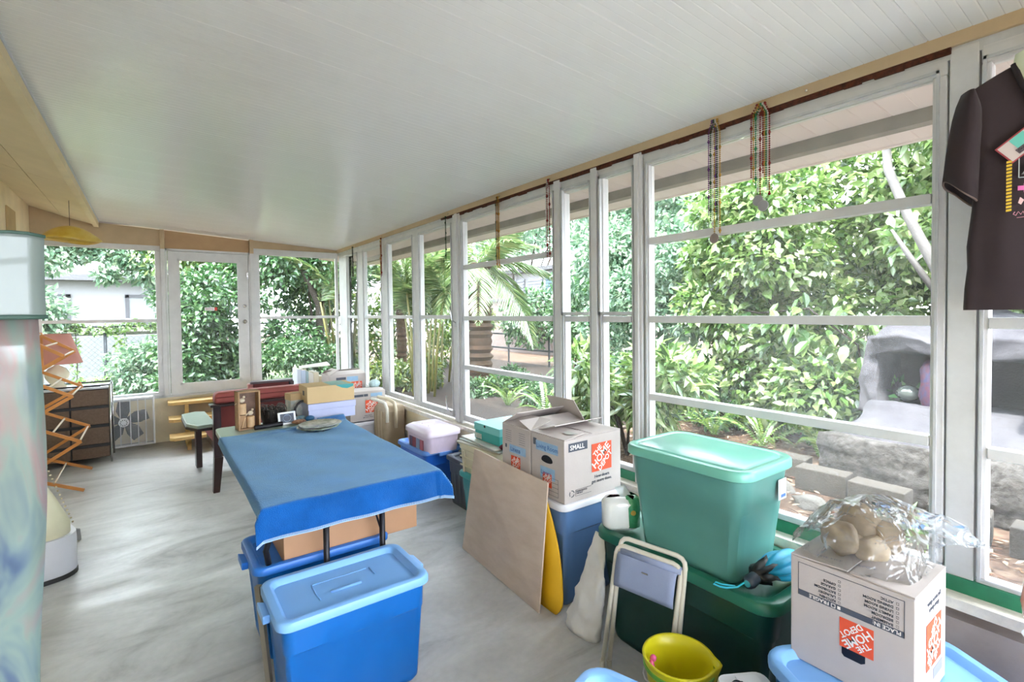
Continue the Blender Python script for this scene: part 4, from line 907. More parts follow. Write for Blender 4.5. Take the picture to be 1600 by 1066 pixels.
# tissue pack
t = thing('tissue_pack', 'white tissue pack with green wrapper end on the dark green bin', 'tissue pack', (1.745, 1.565, .502), -.6)
TP = mat('plastic_wrapped_tissue', '#DFE2E0', .25, var=.05, coat=.6, bump=.3, bscale=20)
MB().loft([[(x, y, z) for x, y in rrect(.17*s, .10*s, .04, 5)] for z, s in ((0, .9), (.015, 1), (.115, 1), (.135, .85), (.142, .5))]).build('rolls', TP, t, smooth=True)
MB().loft([[(x+.045, y, z) for x, y in rrect(.085*s, .106*s, .035, 5)] for z, s in ((.01, .97), (.10, 1.0), (.138, .88), (.148, .5))]).build('green_wrapper', mat('green_wrapper', '#2E8A58', .25, col2='#5FB98A', vscale=18, coat=.6), t, smooth=True)
MB().add([(.0, -.03, .135), (.05, -.02, .14), (.03, .04, .18), (-.02, .03, .17)], [(0, 1, 2, 3)]).build('plastic_flap', mat('clear_film', '#D8E4E4', .15, alpha=.6), t)
MB().lathe([(0, 0), (.012, 0)], 12).build('printed_mark', mat('gold_print', '#C2A34C', .4), t, loc=(.046, -.0545, .08), rot=(PI/2, 0, 0))
# umbrella
t = thing('folded_umbrella', 'crumpled turquoise folded umbrella with dark handle on the dark green bin', 'umbrella', (1.80, .91, .502), -.22)
UM = mat('turquoise_nylon', '#1499C2', .45, var=.2, vscale=14, sheen=.3)
def um_r(i): return [.018, .035, .05, .052, .045, .03, .012][i]
R = []
for i, x in enumerate((-.035, -.01, .03, .08, .125, .16, .19)):
    ring = []
    for k in range(32):
        a = 2*PI*k/32; r = um_r(i)*(1+.22*math.sin(8*a+i*.9)+.08*math.sin(3*a+i)); ring.append((x+.012*math.sin(8*a+i), r*1.15*math.cos(a), .052+r*.85*math.sin(a)))
    R.append(ring)
o = MB().loft(R).build('canopy', UM, t, smooth=True); sb = o.modifiers.new('s', 'SUBSURF'); sb.levels = 1; sb.render_levels = 2
MB().tube([(-.115, -.01, .028), (-.10, -.008, .03), (-.055, -.003, .04), (-.035, 0, .045)], [.019, .024, .021, .014], 14).build('handle', mat('dark_grey_handle', '#2F3A48', .3), t, smooth=True)
MB().tube([(-.118, -.01, .028), (-.114, -.01, .0285)], [.012, .013], 12).build('end_button', mat('teal_button', '#3E9BA0', .4), t)
R = []
for i, x in enumerate((-.065, -.045, -.02, .0)):
    R.append([(x+.008*math.sin(6*2*PI*k/24), (.028+.008*i*(1 if i < 2 else .4))*(1+.3*math.sin(6*2*PI*k/24))*math.cos(2*PI*k/24), .045+(.028+.006*i)*(1+.3*math.sin(6*2*PI*k/24))*math.sin(2*PI*k/24)*.9) for k in range(24)])
MB().loft(R).build('dark_ruffle', mat('black_nylon', '#0F1115', .5), t, smooth=True)
MB().tube([(-.112, .0, .03), (-.14, .01, .012), (-.17, .03, .006), (-.185, .045, .006), (-.195, .065, .008), (-.18, .07, .01), (-.17, .055, .007), (-.14, .02, .01)], .0032, 6).build('wrist_strap', mat('turquoise_strap', '#2FB0C8', .5), t, smooth=True)
# red tub
t = thing('red_cup', 'coral red round cup on the corner of the dark green lid', 'cup', (1.925, .872, .5))
MB().lathe([(0, 0), (.034, 0), (.04, .04), (.046, .044), (.046, .05), (.04, .053), (0, .05)], 28).build('cup', mat('coral_red_plastic', '#D24B4B', .35), t, smooth='auto')

# ---------------------------------------------------------------- folding stool leaning on the green bin
t = thing('folding_stool', 'folded white tube stool with lavender seat leaning on the green bin', 'stool', (0, 0, 0))
def stool_frame(nm, off, top, xo, dy=0):
    # two legs with rounded top, in the leaning plane
    A = Vector((1.505+off, 1.455+dy, .01)); B = Vector((1.558+off, 1.175+dy, .01)); up = Vector((.085-off*.8, -.012, .50)).normalized()
    h = top; sd = (B-A).normalized(); r = .035
    p = [A, A+up*(h-r)]+[A+up*(h-r)+sd*(r-r*math.cos(a))+up*r*math.sin(a) for a in (.5, 1.0, PI/2)]
    p += [B+up*h-sd*r]+[B+up*(h-r)-sd*(r-r*math.cos(a))+up*r*math.sin(a) for a in (1.0, .5)]+[B+up*(h-r), B]
    MB().tube(p, .0095, 12).build(nm, IVORY, t, smooth=True); return A, B, up, sd
A, B, up, sd_ = stool_frame('tube_frame', 0, .505, 0)
A2, B2, up2, sd2 = stool_frame('tube_frame', .028, .535, 0, -.012)
nn = sd_.cross(up).normalized()
if nn.x > 0: nn = -nn
a0 = A+sd_*.012+nn*.008; wd = (B-A).length-.024
vs, fs = [], []
for j in range(9):
    for i in range(9):
        u = i/8; v_ = j/8; p = a0+sd_*(wd*u)+up*(.34+.145*v_)+nn*(.004+.006*math.sin(PI*v_)); 
        if v_ > .95: p = p-nn*.02+up*.008
        vs.append(p)
for j in range(8):
    for i in range(8): a = j*9+i; fs.append((a, a+1, a+10, a+9))
o = MB().add(vs, fs).build('seat', LAVV, t, smooth=True); s_ = o.modifiers.new('s', 'SOLIDIFY'); s_.thickness = .006
MB().tube([A2+up2*.48+sd2*.01, B2+up2*.48-sd2*.01], .017, 10).build('seat_roll', LAVV, t, smooth=True)
pc = a0+sd_*(wd*.52)+up*.435+nn*.0135; MB().beam(pc-sd_*.014, pc+sd_*.014, .002, .006, up=up).build('maker_plate', CHROME, t)
for P in (A, B, A2, B2): MB().tube([P-Vector((0, 0, .009)), P+Vector((0, 0, .02))], .0115, 10).build('foot_cap', mat('white_rubber', '#C9C5BA', .6), t, smooth='auto')

# ---------------------------------------------------------------- yellow bucket
t = thing('bucket', 'yellow bucket with pouring spout and white handle, beside the folded stool', 'bucket', (1.455, 1.045, .055))
def sp(tt, i): 
    a = math.atan2(math.sin(tt+1.0), math.cos(tt+1.0)); return 1+(.16*math.exp(-(a/.20)**2) if i in (3, 4, 5, 6) else (.05*math.exp(-(a/.25)**2) if i in (2, 7) else 0))
MB().lathe([(0, -.055), (.085, -.055), (.10, .13), (.113, .215), (.122, .245), (.120, .25), (.112, .247), (.105, .20), (.092, .12), (.08, -.045), (0, -.045)], 64, wob=sp).build('pail', YBUCK, t, smooth=True)
MB().lathe([(.115, .205), (.119, .21), (.119, .222), (.114, .225)], 48).build('green_band', mat('lime_band', '#6FB03A', .4), t, smooth='auto')
MB().tube([(.118*math.cos(a), .118*math.sin(a), .215-.05*math.sin((a+2.2)/PI*PI*0+abs(math.sin((a-.4)))*1.2)) for a in [(.13+k*.1)*PI for k in range(9)]], .003, 6).build('handle', WPLAS, t, smooth=True)
for a in (.13*PI+.0, 1.13*PI): MB().sphere((.122*math.cos(a), .122*math.sin(a), .212), (.012, .012, .016), 10, 6).build('handle_lug', WPLAS, t, smooth=True)
tag(MB().sphere((0, 0, 0), (.012, .012, .03), 8, 6).sphere((.01, 0, .03), .012, 8, 6).build('pink_toy', mat('pink_toy', '#D6558C', .4), smooth=True, loc=(1.385, 1.105, .255)), 'small pink piece at the inside rim of the yellow bucket', 'toy')

# ---------------------------------------------------------------- front right: blue bin, flipped moving box, bag
tote('storage_bin', 'blue bin with pale lid under the flipped moving box', (1.70, .475, 0), math.radians(-30), .62, .42, .43, BLUE, LBLUE, r=.08, taper=.9)
t = moving_box('upside-down moving box with orange logos, corner nearest the camera', (1.745, .585, .410), 0, (.27, .315, .32))
x = -.1355; z_t = .32
# front end face (towards -x): everything upside down
logo(t, (x, -.065, .19), (0, 1, 0), (0, 0, -1), .085)
q = MB(); 
for a, b, c, d_ in ((.045, .135, .19, 0),): pass
q = MB(); q.bb(x-.0005, x, -.135, .135, .205, .222); q.build('ink_band', INK, t)
q = MB(); q.bb(x-.0005, x, -.135, .135, .305, .3065); q.bb(x-.0005, x, -.135, -.1335, .205, .305); q.bb(x-.0005, x, .1335, .135, .205, .305); q.build('ink_frame', INK, t)
text('lettering', 'PLACE IN:', .015, (x-.0008, -.128, .219), (0, 1, 0), (0, 0, -1), WINK, t); text('lettering', '\u25A1 FRAGILE', .015, (x-.0008, .03, .219), (0, 1, 0), (0, 0, -1), WINK, t)
MB().bb(x-.001, x-.0004, .018, .026, .209, .218).build('tick_square', WINK, t)
for j, st in enumerate(('BASEMENT', 'BEDROOM', 'FAMILY ROOM', 'LIVING ROOM', 'DINING ROOM', 'ATTIC')): text('lettering', st, .0105, (x-.0006, -.11, .232+.0125*j), (0, 1, 0), (0, 0, -1), INK, t)
for j, st in enumerate(('KITCHEN', 'LAUNDRY', 'BATHROOM', 'GARAGE', 'OFFICE')): text('lettering', st, .0105, (x-.0006, .03, .232+.0125*j), (0, 1, 0), (0, 0, -1), INK, t)
q = MB()
for j in range(6):
    for yy in (-.122, .018): q.bb(x-.0007, x, yy, yy+.006, .226+.0125*j, .2262+.0125*j); q.bb(x-.0007, x, yy, yy+.006, .232+.0125*j, .2322+.0125*j); q.bb(x-.0007, x, yy, yy+.0004, .226+.0125*j, .232+.0125*j); q.bb(x-.0007, x, yy+.0056, yy+.006, .226+.0125*j, .232+.0125*j)
q.build('tick_boxes', INK, t, kind='stuff')
MB().add([(x-.0009, yy, zz) for yy, zz in ((-.045, .105), (-.045, .085), (-.035, .078), (.008, .078), (.014, .085), (.014, .105))], [(0, 1, 2, 3, 4, 5)]).build('hand_hole', DARK, t)
# side face towards -y (near right side)
y0 = -.158
logo(t, (.085, y0, .215), (-1, 0, 0), (0, 0, -1), .13)
text('lettering', 'How doers\nget more done.', .019, (.02, y0-.0005, .255), (-1, 0, 0), (0, 0, -1), INK, t, align='CENTER')
MB().bb(.02, .10, y0-.0005, y0, .04, .07).build('ink_mark', mat('light_ink', '#8C8C98', .7), t)
flap(t, (-.135, -.157, .321), (.135, -.157, .321), (0, 1, 0), .155, CARDW); flap(t, (.135, .157, .321), (-.135, .157, .321), (0, -1, .02), .153, CARDW)
text('lettering', 'THE HOME DEPOT', .018, (-.10, .10, .327), (.3, -1, 0), (1, .3, 0), mat('light_ink', '#8C8C98', .7), t)
# things in the clear bag
TANC = mat('tan_carving', '#BCA88C', .6, col2='#84705A', vscale=12, bump=.3, bscale=20)
t = thing('carved_shell', 'tan carved pieces wrapped inside the clear plastic bag', 'carving', (1.77, .60, .738))
for i, (c, s_) in enumerate((((-.06, .04, .055), (.035, .055, .055)), ((-.02, -.03, .035), (.07, .04, .035)), ((.03, .02, .075), (.035, .06, .07)), ((.05, -.05, .06), (.045, .035, .05)), ((.0, .04, .03), (.09, .07, .03)))):
    vs, fs = [], []
    m_ = MB().sphere(c, s_, 20, 12); m_.v = [(x_+.006*math.sin(z_*160+i), y_+.006*math.sin(x_*90), z_+.004*math.sin(y_*120)) for x_, y_, z_ in m_.v]; m_.build('carved_piece', TANC, t, smooth=True)
def clear_film():
    m = bpy.data.materials.new('clear_bag_film'); m.use_nodes = True; nt = m.node_tree; N = nt.nodes; L = nt.links; N.remove(N['Principled BSDF']); o = N['Material Output']
    tr = N.new('ShaderNodeBsdfTransparent'); tr.inputs[0].default_value = (.96, .97, .98, 1); g = N.new('ShaderNodeBsdfGlossy'); g.inputs['Roughness'].default_value = .12; d = N.new('ShaderNodeBsdfTranslucent'); d.inputs[0].default_value = (.75, .77, .8, 1)
    lw = N.new('ShaderNodeLayerWeight'); lw.inputs[0].default_value = .35
    tc = N.new('ShaderNodeTexCoord'); n2 = N.new('ShaderNodeTexNoise'); n2.inputs['Scale'].default_value = 13; n2.inputs['Detail'].default_value = 2; n2.inputs['Distortion'].default_value = 1; L.new(tc.outputs['Object'], n2.inputs['Vector'])
    bp = N.new('ShaderNodeBump'); bp.inputs['Strength'].default_value = .9; bp.inputs['Distance'].default_value = .03; L.new(n2.outputs[0], bp.inputs['Height']); L.new(bp.outputs[0], g.inputs['Normal']); L.new(bp.outputs[0], lw.inputs['Normal'])
    fa = N.new('ShaderNodeMapRange'); fa.inputs[3].default_value = .16; fa.inputs[4].default_value = .8; L.new(lw.outputs['Facing'], fa.inputs[0])
    m1 = N.new('ShaderNodeMixShader'); L.new(fa.outputs[0], m1.inputs[0]); L.new(tr.outputs[0], m1.inputs[1]); L.new(d.outputs[0], m1.inputs[2])
    m2 = N.new('ShaderNodeMixShader'); L.new(lw.outputs['Fresnel'], m2.inputs[0]); L.new(m1.outputs[0], m2.inputs[1]); L.new(g.outputs[0], m2.inputs[2]); L.new(m2.outputs[0], o.inputs[0]); return m
FILM = clear_film()
rnd = random.Random(4)
# bag : tent of creased film
apex = [(-.03, .02, .155), (.04, .0, .17), (.085, -.05, .13)]
base = [(-.13, .15, .01), (-.145, .05, .0), (-.135, -.06, -.03), (-.09, -.14, -.04), (-.02, -.16, -.05), (.05, -.155, .03), (.10, -.17, .06), (.20, -.26, .04), (.17, -.13, .07), (.15, .0, .03), (.12, .12, .01), (.02, .17, .01)]
vs = [Vector(p) for p in base]; mid = [Vector((p[0]*.82+.012, p[1]*.8, .085+.02*math.sin(i*2.1))) for i, p in enumerate(base)]
tp = [Vector((p[0]*.35+.03, p[1]*.35, .15+.015*math.sin(i*1.7))) for i, p in enumerate(base)]
n_ = len(base); V_ = vs+mid+tp+[Vector((.035, -.0, .175))]; F_ = []
for r_ in range(2):
    for i in range(n_): a = r_*n_+i; b = r_*n_+(i+1) % n_; F_ += [(a, b, b+n_), (a, b+n_, a+n_)]
for i in range(n_): F_.append((2*n_+i, 2*n_+(i+1) % n_, 3*n_))
bm = bmesh.new(); bv = [bm.verts.new(p) for p in V_]
for f in F_: bm.faces.new([bv[i] for i in f])
bmesh.ops.subdivide_edges(bm, edges=bm.edges[:], cuts=3, use_grid_fill=True)
from mathutils import noise
for v in bm.verts:
    q = v.co*14; nz = Vector((noise.noise(q), noise.noise(q+Vector((9, 3, 1))), noise.noise(q+Vector((2, 8, 5)))))
    v.co += Vector((abs(nz.x)*.03-.012, nz.y*.022, abs(nz.z)*.028-.008))
me = bpy.data.meshes.new('plastic_bag'); bm.to_mesh(me); bm.free(); me.materials.append(FILM)
o = bpy.data.objects.new('plastic_bag', me); COL.objects.link(o); o.location = (1.765, .595, .752); tag(o, 'clear plastic bag draped over the upside-down moving box', 'bag')
# white appliance lid with two chrome knobs
t = thing('white_case', 'white hard case with two chrome latches beside the flipped box', 'case', (1.405, .715, 0), math.radians(-30))
MB().loft([[(x, y, z) for x, y in rrect(.16*s, .30*s, .03, 4)] for z, s in ((0, .96), (.02, 1), (.335, 1), (.35, .97))]).build('body', WPLAS, t, smooth='auto')
MB().bb(-.02, .05, -.13, .13, .35, .355).build('raised_panel', WPLAS, t, bevel=.003)
for x_, y_ in ((-.035, .085), (.0, .01)):
    MB().lathe([(.02, 0), (.022, .006), (.016, .014), (0, .015)], 20).build('latch', CHROME, t, smooth=True, loc=(x_, y_, .351))
    MB().box((x_, y_, .367), (.032, .008, .006)).build('latch_bar', DARK, t, bevel=.002)

# ---------------------------------------------------------------- t-shirt on a hanger at the right
t = thing('t_shirt', 'black t-shirt with colourful print hanging from the beam at right', 'shirt', (1.88, .392, 1.49), math.atan2(-.89, .45))
SH = mat('charcoal_jersey', '#2B2023', .9, var=.12, vscale=5, bump=.25, bscale=14, sheen=.3)
# local x across the chest (0 = left hem edge), y depth, z up
LE = [(0, -.004), (.01, -.004), (.06, -.002), (.12, .004), (.18, .002), (.24, .008), (.28, .012), (.34, .016), (.40, .014), (.46, .008), (.52, .0), (.57, -.006), (.60, -.004), (.615, .010), (.63, .032), (.648, .062), (.664, .092)]
CX = .215
R = []
for z, xl in LE:
    ring = []; K = 40; rx_ = CX-xl
    th_ = .034 if z < .5 else .034-.02*(z-.5)/.164
    for k in range(K):
        a = 2*PI*k/K; ca = math.cos(a); sa = math.sin(a); x_ = CX-rx_*math.copysign(abs(ca)**.8, ca)
        fold = .007*math.sin(x_*48+z*6)+.004*math.sin(x_*95-z*9)
        ring.append((x_, -th_*math.copysign(abs(sa)**.7, sa)+fold*abs(sa)*(1 if z < .55 else .3), z))
    R.append(ring)
o = MB().loft(R, cap0=False, cap1=True).build('body', SH, t, smooth=True)
def sleeve(sgn):
    X = lambda x: x if sgn < 0 else 2*CX-x
    R = []; prof = [(.605, .605, -.012, .012), (.575, .585, -.022, .022), (.54, .56, -.030, .030), (.49, .51, -.038, .034), (.44, .44, -.044, .030), (.395, .36, -.048, .026), (.365, .295, -.051, .024)]
    for zl, zr, xa, xb in prof:
        ring = []
        for k in range(24):
            a = 2*PI*k/24; u = .5-.5*math.cos(a); x_ = xa+(xb-xa)*u; z_ = zl+(zr-zl)*u+.006*math.sin(a*3)*(zl < .45)
            ring.append((X(x_), -.036*math.sin(a)+.006*math.sin(3*a), z_))
        R.append(ring)
    o = MB().loft(R, cap0=True, cap1=False).build('sleeve', SH, t, smooth=True); s_ = o.modifiers.new('s', 'SOLIDIFY'); s_.thickness = .003; return R[-1]
last = sleeve(-1); MB().tube([Vector(p) for p in last]+[Vector(last[0])], .003, 6, cap=False).build('cuff', mat('worn_cuff', '#6B5A54', .9), t, smooth=True); sleeve(1)
MB().tube([(.092, -.012, .664), (.104, -.030, .60), (.125, -.036, .545), (.165, -.038, .51), (.215, -.038, .50), (.265, -.038, .51), (.305, -.036, .545), (.326, -.03, .60), (.338, -.012, .664)], .007, 8).build('collar', mat('dark_rib', '#1E1618', .9), t, smooth=True)
MB().tube([(CX, .0, .86), (CX, 0, .75), (CX, 0, .70), (.10, 0, .64), (.03, .0, .60)], .004, 8).build('hanger', CHROME, t, smooth=True); MB().tube([(CX, 0, .70), (.33, 0, .64), (.40, 0, .60)], .004, 8).build('hanger', CHROME, t, smooth=True)
MB().tube([(CX, 0, .86), (CX, .0, .91)], .003, 8).build('hanger_hook', CHROME, t, smooth=True)
MB().loft([[(CX+hx_*math.cos(2*PI*k/20), -.012+.034*math.sin(2*PI*k/20), z) for k in range(20)] for z, hx_ in ((.50, .03), (.53, .075), (.58, .105), (.66, .125), (.69, .12), (.71, .08))]).build('neck_form', mat('pale_green_foam', '#C9D0B4', .6), t, smooth=True)
y_ = -.044
def patch(nm, pts, m, dy=0): MB().add([(x_, y_-dy, z) for x_, z in pts]+[(x_, y_-dy-.0008, z) for x_, z in pts], [tuple(reversed(range(len(pts)))), tuple(range(len(pts), 2*len(pts)))]).build(nm, m, t)
def rot_rect(cx, cz, w_, h_, a): 
    c_, s__ = math.cos(a), math.sin(a); return [(cx+x_*c_-z*s__, cz+x_*s__+z*c_) for x_, z in ((-w_/2, -h_/2), (w_/2, -h_/2), (w_/2, h_/2), (-w_/2, h_/2))]
patch('red_outline', rot_rect(.121, .462, .152, .055, .72), mat('faded_red', '#9B3E44', .8)); patch('photo_print', rot_rect(.121, .462, .145, .048, .72), mat('print_mixed', '#B9AEA8', .8), .001)
patch('teal_print', rot_rect(.096, .452, .036, .028, .72), mat('mint', '#5FB0A0', .8), .002); patch('dark_print', rot_rect(.132, .456, .11, .014, .72), mat('print_dark', '#4A4044', .8, var=.9, vscale=260), .002)
for i in range(15): patch('yellow_dash', [(.070, .398-.0092*i), (.081, .400-.0092*i), (.081, .394-.0092*i), (.070, .392-.0092*i)], mat('yellow_print', '#C9A92C', .8))
q = MB(); fx0, fx1, fz0, fz1 = .095, .30, .352, .425
for a_, b_ in (((fx0, fz0), (fx1, fz0)), ((fx0, fz0), (fx0, fz1)), ((fx0, fz1), (fx1, fz1)), ((fx1, fz0), (fx1, fz1))): q.beam((a_[0], y_, a_[1]), (b_[0], y_, b_[1]), .0015, .002)
q.build('white_outline', mat('faded_white_print', '#A9B2B0', .8), t)
patch('grey_print', [(.10, .36), (.19, .36), (.23, .37), (.17, .40), (.12, .39)], mat('grey_mixed', '#8E8C8E', .8, var=.9, vscale=250))
patch('pink_arrow', [(.093, .318), (.105, .318), (.105, .312), (.116, .324), (.105, .336), (.105, .330), (.093, .330)], mat('pink_print', '#D46AA8', .8))
patch('pale_print', [(.094, .285), (.10, .28), (.106, .292), (.098, .300)], mat('pale_pink_print', '#D9B8B8', .8))
MB().tube([(.088, y_, .262), (.085, y_, .256), (.09, y_, .252), (.095, y_, .262), (.10, y_, .254), (.104, y_, .262), (.108, y_, .254)], .0012, 5).build('script_print', mat('rose_script', '#C98C9A', .8), t); MB().beam((.092, y_, .246), (.14, y_, .250), .001, .0012).build('underline_print', mat('rose_script', '#C98C9A', .8), t)
# amber vase by the right edge
t = thing('amber_vase', 'amber pink glass vase at the lower right edge', 'vase', (2.06, .235, .0)); t.scale = (.68, .68, 1)
q = thing('pot_stand', 'white stand under the amber vase at the right edge', 'stand', (2.06, .235, 0)); MB().lathe([(.0, 0), (.065, 0), (.065, .02), (.035, .04), (.035, .52), (.06, .54), (.0, .54)], 24).build('column', WPLAS, q, smooth='auto')
AM = mat('amber_glass', '#C7743E', .1, col2='#B58A98', vscale=7, coat=.8)
MB().lathe([(0, .541), (.05, .541), (.085, .59), (.095, .64), (.085, .69), (.05, .725), (.03, .735), (.04, .75)], 32).build('bowl', AM, t, smooth=True)

# ---------------------------------------------------------------- bead necklaces on the beam
def necklace(label, y, zt, zb, cols, n=2, r=.004, pend=None, wid=.03, xx=2.168, group=None):
    t = thing('bead_necklace', label, 'necklace', (xx, y, zt), 0, group)
    for s_ in range(n):
        rnd = random.Random(int(y*100)+s_); L_ = (zt-zb)*(1-.06*s_); w_ = wid*(.8+.3*s_/n); q = MB(); N_ = int(L_*2/(r*2.3)); off = (s_-(n-1)/2)*.008
        for k in range(N_):
            u = k/N_*2
            if u < 1: p = (off*.4-.004*s_, -w_/2*min(1, u*9)+off, -L_*u)
            else: p = (off*.4-.004*s_, w_/2*min(1, (2-u)*9)+off, -L_*(2-u))
            rr = r*(1.7 if k % 14 == 0 else 1); q.sphere(p, rr, 6, 4)
        q.build('strand', mat('bead_'+cols[s_ % len(cols)][0], cols[s_ % len(cols)][1], .25, metal=.3), t, smooth=True, kind='stuff')
    if pend:
        for i, (dy, dz, c) in enumerate(pend): MB().lathe([(0, -.003), (.022, -.003), (.024, 0), (.022, .003), (0, .003)], 20).build('medallion', mat('grey_medallion', '#9B9AA0', .35, metal=.3) if c == 'g' else mat('brown_medallion', '#8A7C78', .4), t, loc=(-.01-.006*i, dy, dz-(zt-zb)), rot=(0, PI/2, 0), smooth='auto')
    return t
G, Rr, Go, Si, Pu, Gd = ('green', '#1E7A4A'), ('red', '#7E1C1A'), ('gold', '#B08A3A'), ('silver', '#C9C4C0'), ('purple', '#6A3F7A'), ('dark_green', '#2A4A34')
necklace('red, silver and green bead strands with two round medallions', 1.125, 2.385, 1.985, [Rr, Si, G, Go], 5, pend=((.012, -.012, 'g'), (-.014, -.04, 'g')), wid=.05)
necklace('gold and purple bead strands with hexagonal pendant left of the medallions', 1.345, 2.385, 1.855, [Go, Si, Gd, Pu], 4, pend=((0, -.02, 'b'),), wid=.035)
necklace('dark red bead necklace hanging before the palm window right side', 2.56, 2.375, 1.835, [Rr, Si], 2, r=.005, wid=.03)
necklace('amber bead necklace hanging before the palm window left side', 3.15, 2.375, 1.83, [Go, ('amber', '#A8602A'), Gd], 3, wid=.03)
necklace('thin dark green bead string on the last narrow window', 3.98, 2.36, 1.97, [Gd], 1, wid=.012, r=.0045)
necklace('brown and cream bead string near the far corner', 5.52, 2.36, 1.93, [Rr, Go], 2, wid=.03, r=.006)
necklace('black bead string in the farthest narrow window', 6.50, 2.37, 1.99, [('black', '#15171A')], 2, wid=.02, r=.006)

# ================================================================ OUTSIDE
GZ = -.12
DIM = .25
def ground_mat():
    m = bpy.data.materials.new('mulch_ground'); m.use_nodes = True; nt = m.node_tree; N = nt.nodes; L = nt.links; b = N['Principled BSDF']; b.inputs['Roughness'].default_value = .95
    tc = N.new('ShaderNodeTexCoord')
    n = N.new('ShaderNodeTexNoise'); n.inputs['Scale'].default_value = 9; n.inputs['Detail'].default_value = 9; n.inputs['Roughness'].default_value = .75; n.inputs['Distortion'].default_value = 1.2; L.new(tc.outputs['Object'], n.inputs['Vector'])
    r = N.new('ShaderNodeValToRGB'); L.new(n.outputs[0], r.inputs[0]); e = r.color_ramp.elements
    e[0].position = .33; e[0].color = lin('#5A3C2C'); e[1].position = .7; e[1].color = lin('#E0C0A4')
    for p, c in ((.43, '#8A6248'), (.5, '#AE866A'), (.57, '#C6A184')): k = e.new(p); k.color = lin(c)
    L.new(r.outputs[0], b.inputs['Base Color'])
    bp = N.new('ShaderNodeBump'); bp.inputs['Strength'].default_value = .8; bp.inputs['Distance'].default_value = .03; L.new(n.outputs[0], bp.inputs['Height']); L.new(bp.outputs[0], b.inputs['Normal'])
    return m
S(MB().bb(-30, 40, -25, 45, GZ-.2, GZ).build('ground', ground_mat()))
GRASS = mat('lawn', '#7E9A52', .9, col2='#A3B56A', vscale=14, bump=.4)
S(MB().bb(-12, 3.2, 9.6, 20, GZ, GZ+.04).build('lawn', GRASS))
# mulch chips (real chips on the bed beyond the window)
rnd = np.random.default_rng(3)
def cards(name, P, D, Nn, l, w_, m, parent=None, tone=None, kind='stuff', bend=.0):
    """thin leaf blades: P base points, D directions, Nn normals"""
    n = len(P); l = np.broadcast_to(l, (n,))[:, None]; w_ = np.broadcast_to(w_, (n,))[:, None]
    D = D/np.linalg.norm(D, axis=1, keepdims=True); Sd = np.cross(D, Nn); Sd /= np.linalg.norm(Sd, axis=1, keepdims=True)+1e-9; U = np.cross(Sd, D)
    V = np.stack([P, P+D*l*.45+Sd*w_/2+U*w_*.12, P+D*l-U*l*bend, P+D*l*.45-Sd*w_/2+U*w_*.12], 1).reshape(-1, 3)
    me = bpy.data.meshes.new(name); me.vertices.add(4*n); me.vertices.foreach_set('co', V.astype(np.float32).ravel())
    idx = np.arange(n)[:, None]*4+np.array([0, 1, 2, 0, 2, 3])[None]; me.loops.add(6*n); me.loops.foreach_set('vertex_index', idx.astype(np.int32).ravel())
    me.polygons.add(2*n); me.polygons.foreach_set('loop_start', np.arange(0, 6*n, 3, dtype=np.int32)); me.update(calc_edges=True)
    if tone is None: tone = rnd.random(n)
    at = me.attributes.new('tone', 'FLOAT', 'POINT'); at.data.foreach_set('value', np.repeat(tone, 4).astype(np.float32))
    me.materials.append(m); o = bpy.data.objects.new(name, me); COL.objects.link(o)
    if parent: o.parent = parent
    if kind: o['kind'] = kind
    return o
n = 9000
P = np.stack([rnd.uniform(2.4, 7.5, n), rnd.uniform(-3, 5.5, n), rnd.uniform(GZ, GZ+.03, n)], 1); D = rnd.normal(size=(n, 3)); D[:, 2] *= .15; Nn = rnd.normal(size=(n, 3))*.3; Nn[:, 2] = 1
CHIP = leaf_mat('mulch_chips', ['#4A2E20', '#8C5438', '#A9805E', '#D0B496', '#E2CDB2'], .05)
tag(cards('mulch_litter', P, D, Nn, rnd.uniform(.03, .11, n), rnd.uniform(.008, .03, n), CHIP), 'brown and pale mulch litter on the bed outside the big windows', 'mulch')
n = 9000
P = np.stack([rnd.uniform(-6, 3.0, n), rnd.uniform(9.7, 13.5, n), np.full(n, GZ+.03)], 1); D = rnd.normal(size=(n, 3))*.4; D[:, 2] = 1; Nn = rnd.normal(size=(n, 3))
GB = leaf_mat('grass_blades', ['#6E8C44', '#8DA957', '#B3C27A'], .4)
tag(cards('grass', P, D, Nn, rnd.uniform(.05, .12, n), .012, GB), 'short green grass outside the far left window', 'grass')

LM1 = leaf_mat('hedge_leaves', ['#355F28', '#66963F', '#94BC5E', '#B4D080', '#D3E0A0'], .42)
LM2 = leaf_mat('deep_leaves', ['#24482A', '#3F7040', '#5F9150', '#86B06C'], .38)
LM3 = leaf_mat('pale_leaves', ['#4F7A58', '#79A582', '#A0C39C', '#C9DFB8'], .4)
LM4 = leaf_mat('olive_leaves', ['#344A22', '#5A7A30', '#7F9E3E', '#B5B848'], .4)
FERN = leaf_mat('fern_green', ['#5B8A34', '#86B04E', '#B2CC6C'], .4)
PALM = leaf_mat('palm_green', ['#4C7440', '#7BA055', '#A9C07A', '#C7CC8C'], .35)
BARK = mat('grey_bark', '#8C8072', .9, col2='#5E5448', vscale=9, bump=.5, stretch=(1, 1, .3))
BARKW = mat('pale_bark', '#A09894', .8, var=.15, vscale=8, bump=.3)
DTW = mat('dark_twig', '#4E4238', .9)
